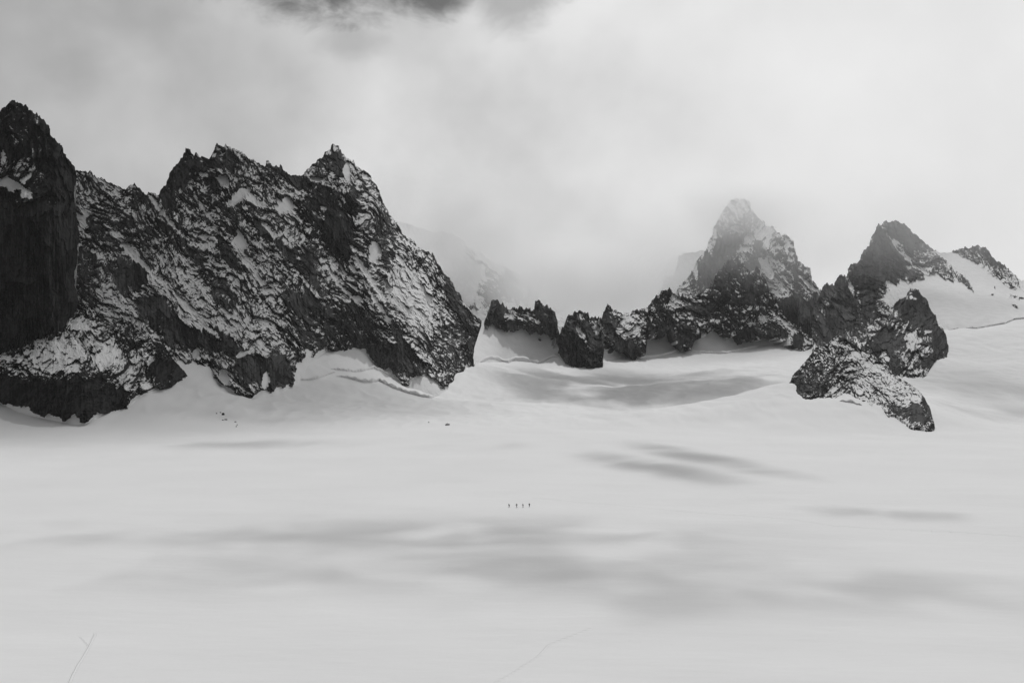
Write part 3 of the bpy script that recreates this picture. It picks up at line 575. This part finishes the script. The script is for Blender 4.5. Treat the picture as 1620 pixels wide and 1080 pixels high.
L_B = [(1285, 590), (1350, 590), (1420, 585), (1480, 560), (1560, 545), (1620, 535), (1840, 535)]
L_D = [(1285, 500, 2700), (1331, 432, 2850), (1389, 353, 3000), (1415, 349, 3020), (1455, 379, 3150), (1500, 400, 3350), (1548, 390, 3450), (1620, 446, 3300), (1700, 440, 3300), (1840, 460, 3300), (1285, 590, 2080), (1350, 590, 2020), (1420, 585, 2200), (1480, 560, 2300), (1560, 545, 2280), (1620, 535, 2280), (1840, 535, 2300),
       (1500, 523, 2345), (1545, 520, 2362), (1590, 513, 2370), (1620, 507, 2372), (1390, 430, 2850), (1370, 480, 2700), (1420, 430, 2870), (1330, 480, 2720), (1440, 450, 2780), (1470, 440, 2850), (1530, 450, 2900), (1500, 480, 2560), (1580, 470, 2720), (1410, 500, 2560), (1840, 500, 2450), (1430, 390, 2950), (1480, 410, 3050)]
rpeak = mountain('double_peak', L_R, L_B, L_D, M_ROCK_FAR, cov=0.46, ang=45, stretch=2.4, gain=0.95, flute=0.35, seed=127, spike=2.5, jag=2.0, back=0.6, nsc=0.7,
    blobs=[(1560, 480, 160, 60, 10, 0.999, 's'), (1700, 500, 160, 60, 0, 0.999, 's'), (1460, 462, 60, 24, 20, 0.999, 's'), (1500, 402, 26, 8, 8, 0.99, 's'), (1530, 420, 40, 14, 25, 0.995, 's'),
           (1385, 420, 14, 44, -8, 0.015, 'w'), (1372, 470, 20, 34, 0, 0.10, 'm'), (1340, 500, 40, 50, 0, 0.16, 'm'), (1345, 450, 4, 24, -22, 0.8, 'm'), (1360, 490, 4, 40, -4, 0.45, 'm'), (1330, 452, 10, 16, 0, 0.05, 'w'), (1310, 458, 8, 8, 0, 0.05, 'w'), (1389, 370, 8, 16, 0, 0.08, 'w'),
           (1425, 393, 6, 32, -38, 0.98, 's'), (1412, 404, 14, 12, 30, 0.6, 'm'), (1415, 430, 26, 14, 20, 0.25, 'm'), (1448, 438, 12, 10, 0, 0.06, 'w'), (1433, 375, 18, 24, -35, 0.48, 'm'), (1460, 395, 36, 10, 40, 0.45, 'm'), (1480, 418, 44, 14, 32, 0.52, 'm'), (1510, 432, 34, 10, 36, 0.48, 'm'), (1530, 450, 22, 6, 40, 0.2, 'm'),
           (1545, 400, 34, 9, 12, 0.40, 'm'), (1565, 408, 14, 10, 45, 0.3, 'm'), (1568, 425, 24, 8, 32, 0.5, 'm'), (1595, 440, 40, 9, 36, 0.6, 'm'), (1608, 470, 16, 4, 10, 0.35, 'm'), (1570, 464, 3, 2, 20, 0.2, 'm'), (1574, 455, 2, 2, 0, 0.2, 'm'), (1605, 482, 6, 2, 35, 0.3, 'm'), (1650, 460, 40, 8, 10, 0.4, 'm'),
           (1410, 470, 14, 10, -30, 0.9, 'm'), (1385, 520, 30, 20, -40, 0.4, 'm'), (1360, 545, 20, 16, -45, 0.4, 'm'), (1310, 530, 30, 30, 0, 0.14, 'm')])
tag(rpeak, 'grey double summit with a snow couloir and a snow basin on its right flank', 'mountain', 'structure')

M_R = [(1340, 580), (1352, 560), (1362, 550), (1372, 540), (1385, 528), (1395, 517), (1405, 508), (1411, 497), (1414, 487), (1419, 478), (1428, 472), (1434, 470), (1435, 463), (1440, 457), (1447, 456), (1453, 460), (1457, 466), (1465, 472), (1469, 482), (1474, 492), (1480, 500),
       (1485, 515), (1494, 525), (1498, 535), (1500, 548), (1501, 560)]
M_B = [(1340, 625), (1380, 625), (1420, 625), (1450, 622), (1459, 610), (1464, 594), (1474, 578), (1480, 566), (1501, 564)]
M_D = [(1340, 580, 1950), (1372, 540, 2050), (1411, 497, 2130), (1447, 456, 2260), (1480, 500, 2200), (1501, 560, 2050), (1340, 625, 1800), (1400, 625, 1740), (1455, 612, 1730), (1464, 594, 1790), (1474, 578, 1880), (1440, 520, 2040), (1420, 540, 1980), (1400, 560, 1940), (1440, 570, 1880), (1460, 550, 1960), (1480, 540, 2050), (1445, 480, 2160)]
side = mountain('dark_spur', M_R, M_B, M_D, M_ROCK, cov=0.30, ang=115, stretch=1.8, gain=0.95, flute=0.4, seed=139, bjag=2.0, spike=2.5, step=0.65, jag=1.5, back=0.3, nsc=0.8,
    blobs=[(1450, 490, 34, 34, 0, 0.04, 'w'), (1485, 530, 16, 36, -15, 0.02, 'w'), (1405, 540, 30, 22, -40, 0.03, 'w'), (1440, 472, 12, 3, 0, 0.5, 'm'), (1445, 540, 18, 32, -20, 0.55, 'm'), (1468, 523, 6, 3, 5, 0.9, 'm'), (1440, 585, 22, 22, 0, 0.3, 'm'), (1400, 575, 8, 14, 10, 0.85, 'm'), (1462, 572, 12, 14, 20, 0.04, 'w'), (1420, 580, 14, 14, 0, 0.06, 'w')])
tag(side, 'dark fluted rock spur ending in the snow behind the low outcrop', 'rock spur', 'structure')

P_R = [(1242, 611), (1246, 607), (1250, 603), (1254, 594), (1264, 583), (1275, 570), (1283, 560), (1287, 554), (1290, 550), (1300, 548), (1308, 545), (1316, 537), (1321, 532), (1328, 531), (1336, 534), (1345, 540), (1355, 547), (1368, 554), (1378, 560), (1390, 567), (1400, 577), (1412, 588),
       (1423, 597), (1435, 605), (1446, 612), (1456, 620), (1463, 630), (1470, 643), (1474, 655), (1478, 668), (1479, 678)]
P_B = [(1242, 614), (1252, 622), (1262, 627), (1270, 633), (1285, 630), (1295, 625), (1302, 633), (1320, 631), (1332, 626), (1343, 621), (1350, 624), (1358, 634), (1370, 639), (1380, 640), (1392, 639), (1398, 649), (1406, 657), (1414, 654), (1425, 662), (1440, 674), (1450, 676), (1460, 678), (1468, 678), (1474, 682), (1479, 682)]
P_D = [(1242, 611, 1255), (1264, 583, 1300), (1287, 554, 1330), (1325, 531, 1345), (1368, 554, 1310), (1412, 588, 1250), (1456, 620, 1170), (1479, 678, 1018), (1252, 617, 1232), (1270, 627, 1172), (1302, 627, 1172), (1343, 615, 1205), (1360, 628, 1152), (1393, 634, 1128), (1408, 650, 1082), (1445, 668, 1032), (1470, 674, 1012),
       (1300, 585, 1255), (1290, 610, 1195), (1340, 580, 1265), (1380, 605, 1200), (1420, 630, 1130), (1455, 650, 1075), (1350, 556, 1310), (1330, 605, 1220)]
outcrop = mountain('rock_outcrop', P_R, P_B, P_D, M_ROCK, cov=0.45, ang=35, stretch=1.3, gain=0.85, flute=0.12, seed=151, bjag=1.8, step=0.55, jag=1.2, back=0.25, nsc=0.46, rmul=(0.9, 1.1, 1.4, 1.4),
    blobs=[(1285, 600, 40, 26, -40, 0.28, 'm'), (1265, 612, 24, 14, 10, 0.12, 'm'), (1300, 612, 22, 10, 0, 0.15, 'm'), (1350, 558, 60, 8, 33, 0.74, 'm'), (1315, 560, 26, 16, 0, 0.4, 'm'), (1365, 595, 60, 20, 30, 0.52, 'm'), (1330, 600, 16, 14, 0, 0.45, 'm'), (1405, 620, 30, 14, 30, 0.45, 'm'), (1440, 625, 30, 10, 40, 0.5, 'm'),
           (1450, 655, 26, 16, 30, 0.08, 'w'), (1420, 650, 24, 9, 30, 0.10, 'w'), (1466, 640, 6, 20, -20, 0.08, 'w'), (1318, 615, 7, 6, 0, 0.9, 'm')])
tag(outcrop, 'low whale-backed rock outcrop dusted with snow on the right of the glacier', 'rock outcrop')

# ------------------------------------------------------------------ crevasse lips
def lip(name, pts, label, h=4.0, over=1.2, up=14.0, seed=1, surf=None):
    """an overhanging snow lip with the dark gap beneath it, lying on the slope along pts"""
    P = resample(pts, 1.0); n = len(P); V = []
    tap = sstep(0, 0.12, np.linspace(0, 1, n)) * sstep(0, 0.12, 1 - np.linspace(0, 1, n))
    for i, (px, py) in enumerate(P):
        d = surf(px, py) if surf else ground_hit(px, py)
        ws = surf is surf_d
        hh = h * (0.55 + 0.8 * abs(float(perlin(np.float32(px / 13), np.float32(0.3), seed)))) * (0.15 + 0.85 * tap[i])
        ov = over * (0.6 + 0.8 * abs(float(perlin(np.float32(px / 9), np.float32(4.3), seed + 3))))
        x0 = (px - 810) / F * d; z0 = HC + (540 - py) / F * d
        prof = [(up, float(ground_z(x0, d + up)) - z0 - 1.0 if not ws else up * 0.72 - 1.0), (up * 0.5, hh * 0.8 + (0 if not ws else up * 0.36)), (1.5, hh * 1.02), (0.0, hh), (-ov, hh * 0.82), (-ov * 0.9, hh * 0.6), (0.8, hh * 0.42), (1.6, -0.4), (1.6, -3.0)]
        V.append([(x0 * (d + a) / d, d + a, z0 + b) for a, b in prof])
    V = np.array(V); nr, nc = V.shape[:2]
    o = mesh_obj(name, V, grid_faces(nr, nc), M_SNOW)
    return tag(o, label, 'crevasse', None, 'crevasse lips at the foot of the walls')

wall_t = TPS([(a, b) for a, b, _ in W_D], [c for *_, c in W_D], smooth=0.002, scale=100.0)
def surf_d(px, py):
    return min(ground_hit(px, py), float(wall_t(np.array([px]), np.array([py]))[0]))
lip('crevasse', [(752, 575), (762, 573), (775, 567), (785, 568), (795, 572), (805, 574), (815, 569), (825, 569), (840, 572), (852, 575), (860, 572), (870, 567), (880, 564), (890, 563)], 'long wavy crevasse between the snow slope and the glacier, left of the rock tower', 7.0, 2.2, 10, 3, surf_d)
lip('crevasse', [(1008, 567), (1020, 566), (1035, 565), (1050, 562), (1065, 558), (1074, 553)], 'curved crevasse under the snow patch left of the dark spur', 5.5, 2.0, 9, 5, surf_d)
lip('crevasse', [(1095, 557), (1110, 558), (1130, 559), (1150, 559), (1165, 556), (1180, 552), (1200, 549)], 'thin straight crevasse at the foot of the dark spur', 4.5, 1.8, 9, 7, surf_d)
lip('crevasse', [(468, 601), (480, 602), (495, 601), (510, 597), (522, 592), (532, 588)], 'short dark crevasse at the left end of the snow apron under the pyramid', 5.0, 1.8, 12, 9, ground_hit)
lip('crevasse', [(524, 584), (540, 586), (560, 589), (575, 587), (592, 583), (606, 589), (622, 597)], 'upper crevasse crossing the snow apron under the pyramid', 5.5, 1.6, 12, 11, ground_hit)
lip('crevasse', [(532, 595), (550, 598), (575, 605), (592, 605), (600, 603), (622, 614), (645, 622), (668, 628), (684, 630), (696, 624)], 'long lower crevasse lip curving below the pyramid foot', 6.5, 1.8, 14, 13, ground_hit)
lip('crevasse', [(1500, 522), (1522, 519), (1545, 520), (1562, 517), (1590, 512), (1604, 506), (1625, 504), (1670, 503)], 'crevasse across the snow basin at the right edge', 5.0, 1.4, 12, 17, ground_hit)
lip('crevasse', [(1328, 634), (1338, 636), (1348, 637), (1356, 640), (1364, 641)], 'small oval crevasse below the low rock outcrop', 3.2, 1.2, 9, 19, ground_hit)

# ------------------------------------------------------------------ boulders
M_BOULDER = rock_material('boulder_rock', 0.02, 0.06)
M_BLOCK = rock_material('frosted_rock', 0.22, 0.50)
def boulder(px, py, wpx, hpx, label, seed, mat=None):
    d = ground_hit(px, py + hpx / 2); m = d / F; x = (px - 810) / F * d
    nu, nv = 22, 14
    u = np.linspace(0, 2 * np.pi, nu + 1)[None]; v = np.linspace(0, np.pi, nv)[:, None]
    X = np.sin(v) * np.cos(u); Y = np.sin(v) * np.sin(u); Z = np.cos(v) + 0 * u
    r = 0.75 + 0.35 * (facet(1.6 * X + 7, 1.6 * Z + 0.8 * Y + 3, seed) + 0.5 * facet(2.4 * Y + 2, 2.4 * Z - X, seed + 4))
    r[:, -1] = r[:, 0]
    V = np.stack([X * r * wpx * m / 2, Y * r * wpx * m / 2, Z * r * hpx * m * 0.62], -1)
    o = mesh_obj('boulder', V, grid_faces(nv, nu + 1), mat or M_BOULDER, {'snow': 0.9 * (Z * r - 1.15) + 0 * X, 'tone': 0.5 + 0 * X}, smooth=False)
    o.location = (x, d, float(ground_z(x, d)) + 0.18 * hpx * m)
    return tag(o, label, 'boulder', None, 'boulders fallen on the snow')
boulder(353, 654, 4.8, 4.4, 'largest dark boulder on the snow cone below the left mountain', 1)
boulder(348.8, 652.6, 2.4, 1.4, 'small flat stone touching the left side of the largest dark boulder', 2)
boulder(342.6, 653.6, 1.9, 1.6, 'tiny stone alone to the left of the largest dark boulder', 3)
boulder(357.2, 663, 5.2, 1.8, 'long flat dark boulder just below the largest one', 4)
boulder(352.6, 664, 2.8, 1.5, 'small flat boulder at the left end of the long flat one', 5)
boulder(372.4, 666.6, 3.2, 1.5, 'uppermost of three small stones right of the long flat boulder', 6)
boulder(375.2, 671.4, 2.0, 1.3, 'middle one of three small stones right of the long flat boulder', 7)
boulder(373.8, 674, 2.2, 1.5, 'lowest of three small stones right of the long flat boulder', 8)
boulder(708, 670.5, 7.0, 4.2, 'lone grey frosted block on the open glacier below the pyramid', 9, M_BLOCK)
boulder(678.3, 667.5, 2.6, 1.6, 'pale small stone on the glacier left of the grey block', 10, M_BLOCK)

# ------------------------------------------------------------------ ski tracks
def track(pts, label, wd, seed):
    P = resample(pts, 1.0); V = []
    for i, (px, py) in enumerate(P):
        px += 1.0 * float(perlin(np.float32(i / 18.0), np.float32(0.5), seed)); d = ground_hit(px, py, 150)
        x = (px - 810) / F * d
        a = P[min(i + 6, len(P) - 1)] - P[max(i - 6, 0)]
        tx, ty = a[0] / F * d, -a[1] * d * d / (F * HC); q = math.hypot(tx, ty) or 1; nx, ny = -ty / q, tx / q
        row = []
        for s, h in ((-2.6, -0.02), (-1.1, 0.06), (-0.7, 0.035), (-0.35, 0.012), (0.35, 0.012), (0.7, 0.035), (1.1, 0.06), (2.6, -0.02)):
            gx, gy = x + nx * s * wd, d + ny * s * wd
            row.append((gx, gy, float(ground_z(gx, gy)) + h * (1 + 0.5 * wd)))
        V.append(row)
    V = np.array(V)
    return tag(mesh_obj('ski_track', V, grid_faces(*V.shape[:2]), M_TRACK), label, 'ski track', 'stuff')
M_TRACK, _t, _p = principled('packed_snow', 0.83, 0.85)
track([(105, 1090), (122, 1055), (138, 1028), (151, 1004)], 'faint packed ski track rising from the bottom edge at far left', 0.30, 1)
track([(126, 1008), (134, 1016), (140, 1024)], 'short faint track joining the left ski track', 0.14, 2)
track([(770, 1090), (815, 1062), (850, 1040), (868, 1020), (900, 1008), (934, 994)], 'long thin ski track climbing from the bottom centre', 0.22, 3)
track([(840, 787), (870, 790), (910, 794), (980, 799), (1040, 805), (1100, 811), (1180, 816), (1250, 821), (1320, 832), (1420, 838), (1530, 843), (1630, 850)], 'faint trail line running right from the four walkers', 0.2, 4)

# ------------------------------------------------------------------ the four walkers
M_CLOTH, _, _ = principled('dark_cloth', 0.012, 0.8)
M_TROUSER, _, _ = principled('grey_trousers', 0.03, 0.8)
M_PACK, _, _ = principled('rucksack_fabric', 0.02, 0.7)
M_HAT, _, _ = principled('hat_wool', 0.015, 0.9)
M_SKIN, _, _ = principled('skin', 0.22, 0.6)

def skin_mesh(name, joints, edges, mat, parent, root=0, sub=1):
    me = bpy.data.meshes.new(name); me.from_pydata([j[:3] for j in joints], edges, []); me.materials.append(mat)
    o = bpy.data.objects.new(name, me); COL.objects.link(o); o.parent = parent
    md = o.modifiers.new('skin', 'SKIN'); md.use_smooth_shade = True
    if not me.skin_vertices: me.skin_vertices.new(name='')
    for i, j in enumerate(joints):
        me.skin_vertices[0].data[i].radius = (j[3], j[4] if len(j) > 4 else j[3])
        me.skin_vertices[0].data[i].use_root = (i == root)
    sb = o.modifiers.new('sub', 'SUBSURF'); sb.levels = sub; sb.render_levels = sub
    return o

def ball(name, c, r, mat, parent, cut=None):
    u = np.linspace(0, 2 * np.pi, 17)[None]; v = np.linspace(0, np.pi if cut is None else cut, 10)[:, None]
    V = np.stack([c[0] + r[0] * np.sin(v) * np.cos(u), c[1] + r[1] * np.sin(v) * np.sin(u), c[2] + r[2] * np.cos(v) + 0 * u], -1)
    return mesh_obj(name, V, grid_faces(10, 17), mat, parent=parent)

def person(px, py, rz, label, stride, lean, arm, hgt):
    d = ground_hit(px, py); x = (px - 810) / F * d
    e = bpy.data.objects.new('person', None); COL.objects.link(e)
    e.location = (x, d, float(ground_z(x, d)) - 0.06); e.rotation_euler = (0, 0, rz); e.scale = (1.25 * hgt / 1.78, 1.25 * hgt / 1.78, hgt / 1.78)
    tag(e, label, 'person', None, 'roped walkers crossing the glacier')
    s, l, a = stride, lean, arm           # the figure walks along +X
    J = [(0, 0, 0.93, .15, .17), (0.03 + l * .3, 0, 1.15, .16, .20), (0.05 + l * .7, 0, 1.38, .16, .23), (0.06 + l * .9, 0, 1.50, .065), (0.08 + l, 0, 1.60, .085), (0.09 + l, 0, 1.70, .075),
         (0.0, .10, .88, .10), (s * .55, .11, .50, .07), (s * .5 + .02, .11, .10, .052), (s * .5 + .16, .11, .05, .045),
         (0.0, -.10, .88, .10), (-s * .15, -.11, .50, .07), (-s * .85, -.11, .12, .052), (-s * .85 + .14, -.11, .05, .045),
         (0.05 + l * .8, .21, 1.40, .07), (-.02 + l * .6 - a * .1, .27, 1.13, .052), (.18 + l + a * .15, .28, 1.02, .042), (.27 + l + a * .15, .28, 1.03, .035),
         (0.05 + l * .8, -.21, 1.40, .07), (0.05 + l * .6 + a * .12, -.27, 1.14, .052), (.28 + l + a * .1, -.27, 1.08, .042), (.37 + l + a * .1, -.27, 1.10, .035)]
    E = [(0, 1), (1, 2), (2, 3), (3, 4), (4, 5), (0, 6), (6, 7), (7, 8), (8, 9), (0, 10), (10, 11), (11, 12), (12, 13), (2, 14), (14, 15), (15, 16), (16, 17), (2, 18), (18, 19), (19, 20), (20, 21)]
    skin_mesh('body', J, E, M_CLOTH, e)
    hx = 0.10 + l
    ball('face', (hx + .035, 0, 1.62), (.066, .062, .085), M_SKIN, e)
    ball('hat', (hx - .01, 0, 1.665), (.112, .098, .115), M_HAT, e, 1.75)
    pk = skin_mesh('rucksack', [(-.17 + l * .35, 0, 1.06, .12, .15), (-.15 + l * .6, 0, 1.24, .14, .17), (-.12 + l * .8, 0, 1.44, .11, .14), (-.10 + l * .8, 0, 1.52, .07, .11)], [(0, 1), (1, 2), (2, 3)], M_PACK, e)
    return e
person(805.7, 802.6, math.radians(160), 'leftmost of the four walkers, bent forward under a dark pack', 0.26, 0.16, 0.5, 2.05)
person(817.6, 802.3, math.radians(200), 'second walker from the left, standing tallest with legs apart', 0.36, 0.05, 0.9, 2.15)
person(827.5, 802.2, math.radians(185), 'third walker from the left in dark clothes with a pack', 0.18, 0.08, 0.2, 2.05)
person(837.5, 802.1, math.radians(250), 'rightmost of the four walkers, upright with elbows out', 0.16, 0.03, 1.0, 2.05)

# ------------------------------------------------------------------ air: mist round the summits, clouds above, haze
def vol_cloud(name, c, rad, dens, label, nscale=0.004, lo=0.42, hi=0.70, soft=0.9, aniso=0.4, rot=0.0, squash=(1, 1, 1), cat='cloud'):
    me = bpy.data.meshes.new(name)
    u = np.linspace(0, 2 * np.pi, 33)[:-1]; v = np.linspace(0, np.pi, 17)[1:-1]
    V = [(0, 0, 1)] + [(math.sin(b) * math.cos(a), math.sin(b) * math.sin(a), math.cos(b)) for b in v for a in u] + [(0, 0, -1)]
    Fc = [(0, 1 + i, 1 + (i + 1) % 32) for i in range(32)]
    for r in range(14):
        for i in range(32):
            a0 = 1 + r * 32 + i; a1 = 1 + r * 32 + (i + 1) % 32; Fc.append((a0, a0 + 32, a1 + 32, a1))
    o0 = 1 + 14 * 32; Fc += [(o0 + i, len(V) - 1, o0 + (i + 1) % 32) for i in range(32)]
    me.from_pydata(V, [], Fc)
    o = bpy.data.objects.new(name, me); COL.objects.link(o); o.location = c; o.scale = rad; o.rotation_euler = (0, 0, rot)
    m = bpy.data.materials.new(name); m.use_nodes = True; t = NT(m.node_tree)
    tc = t.n('ShaderNodeTexCoord').outputs['Object']
    pos = t.vmath('MULTIPLY', tc, tuple(r * q for r, q in zip(rad, squash)))
    nz = t.noise(t.vmath('ADD', pos, tuple(o.location)), nscale, 4, 0.55, 0.6)
    ln = t.vmath('LENGTH', tc)
    fall = t.rng(ln, 1.0 - soft, 0.99, 1.0, 0.0)
    den = t.math('MULTIPLY', t.math('MULTIPLY', t.rng(nz, lo, hi), fall), dens)
    pv = t.n('ShaderNodeVolumePrincipled'); pv.inputs['Color'].default_value = (1, 1, 1, 1); pv.inputs['Anisotropy'].default_value = aniso
    t.l(den, pv.inputs['Density'])
    t.l(pv.outputs[0], t.n('ShaderNodeOutputMaterial').inputs['Volume'])
    me.materials.append(m)
    tag(o, label, cat, 'stuff')
    return o

def at(px, py, d): return tuple(float(q) for q in unproj(np.float64(px), np.float64(py), d))
vol_cloud('mist', at(1155, 335, 2900), (300, 170, 120), 0.0085, 'pale mist wrapped round the top of the pointed peak', 0.007, 0.15, 0.6, 0.95, 0.45)
vol_cloud('mist', at(1170, 400, 2680), (460, 230, 190), 0.0026, 'thin veil of mist across the upper face of the pointed peak', 0.006, 0.2, 0.6, 0.95)
vol_cloud('mist', at(1440, 360, 2780), (560, 150, 230), 0.0030, 'thin mist veiling the double summit at the right', 0.005, 0.2, 0.6, 0.95)
vol_cloud('mist', at(1050, 430, 3300), (360, 160, 250), 0.013, 'pale mist hiding the faint spires', 0.006, 0.2, 0.55, 0.95)
vol_cloud('mist', at(715, 355, 3350), (520, 220, 270), 0.017, 'mist bank over the pale mountain behind the saddle', 0.005, 0.28, 0.6, 0.95)
vol_cloud('mist', at(905, 450, 3150), (400, 200, 210), 0.022, 'low mist lying behind the rock teeth', 0.006, 0.2, 0.52, 0.95)

# unseen clouds high above, placed to throw soft shadows on snow and walls
def shade(px, py, d, rx, ry, rz, dens, rot=0.0, hh=1650.0, lo=0.42, hi=0.60, ns=0.014):
    g = unproj(np.float64(px), np.float64(py), d); k = (hh - g[2]) / SDIR.z
    c = (g[0] + SDIR.x * k, g[1] + SDIR.y * k, hh)
    vol_cloud('cloud', c, (rx, ry, rz), dens, 'unseen cloud casting shade from high over the glacier', ns, lo, hi, 0.85, 0.3, math.radians(rot), (0.55, 0.6, 1) if hh < 800 else (1.1, 0.5, 1))['group'] = 'drifting clouds'
shade(985, 610, 1820, 300, 540, 60, 0.070, 12, lo=0.38, hi=0.58, ns=0.0085)
shade(1035, 742, 715, 140, 46, 22, 0.045, -66, hh=950.0, lo=0.34, ns=0.018)
shade(1110, 730, 770, 175, 38, 22, 0.045, -68, hh=950.0, lo=0.34, ns=0.018)
shade(760, 705, 860, 60, 50, 20, 0.022, 0)
shade(470, 850, 462, 270, 80, 18, 0.026, 5, hh=740.0, ns=0.030, lo=0.44, hi=0.60)
shade(800, 848, 462, 200, 70, 18, 0.026, -3, hh=740.0, ns=0.030, lo=0.44, hi=0.60)
shade(640, 895, 400, 190, 64, 16, 0.027, 5, hh=740.0, ns=0.030, lo=0.44, hi=0.60)
shade(960, 890, 405, 150, 60, 16, 0.024, -5, hh=740.0, ns=0.030, lo=0.44, hi=0.60)
shade(1200, 930, 368, 210, 56, 16, 0.026, -8, hh=740.0, ns=0.030, lo=0.44, hi=0.60)
shade(1010, 965, 336, 110, 34, 14, 0.022, 0, hh=740.0, ns=0.030, lo=0.44, hi=0.60)
shade(1440, 815, 520, 90, 34, 16, 0.030, -6, hh=740.0, ns=0.030, lo=0.44, hi=0.60)
shade(1600, 655, 1290, 150, 120, 26, 0.022, 0, lo=0.3)
shade(330, 672, 1080, 200, 70, 20, 0.020, 0, ns=0.02)
shade(400, 700, 890, 130, 60, 18, 0.028, -4)
shade(1580, 600, 1600, 230, 420, 50, 0.016, 0, lo=0.3, hi=0.6, ns=0.006)  # unseen cloud added to dim the sun on the right snow basin
shade(190, 470, 1400, 650, 560, 90, 0.024, 20, lo=0.1, hi=0.5, ns=0.004)  # unseen cloud added to keep sun off the left cliff and massif

# the air itself
hz = bpy.data.meshes.new('haze')
x0, x1, y0, y1, z0, z1 = -4300, 4300, -320, 4700, -60, 640
hz.from_pydata([(x, y, z) for x in (x0, x1) for y in (y0, y1) for z in (z0, z1)], [], [(0, 1, 3, 2), (4, 6, 7, 5), (0, 4, 5, 1), (2, 3, 7, 6), (0, 2, 6, 4), (1, 5, 7, 3)])
hzo = bpy.data.objects.new('haze', hz); COL.objects.link(hzo)
hm = bpy.data.materials.new('haze'); hm.use_nodes = True; t = NT(hm.node_tree)
pv = t.n('ShaderNodeVolumePrincipled'); pv.inputs['Color'].default_value = (1, 1, 1, 1); pv.inputs['Density'].default_value = 1.4e-5
pv.inputs['Anisotropy'].default_value = 0.2
t.l(pv.outputs[0], t.n('ShaderNodeOutputMaterial').inputs['Volume'])
hz.materials.append(hm); hzo['kind'] = 'stuff'; hzo['label'] = 'thin pale haze over the whole glacier basin'; hzo['category'] = 'haze'
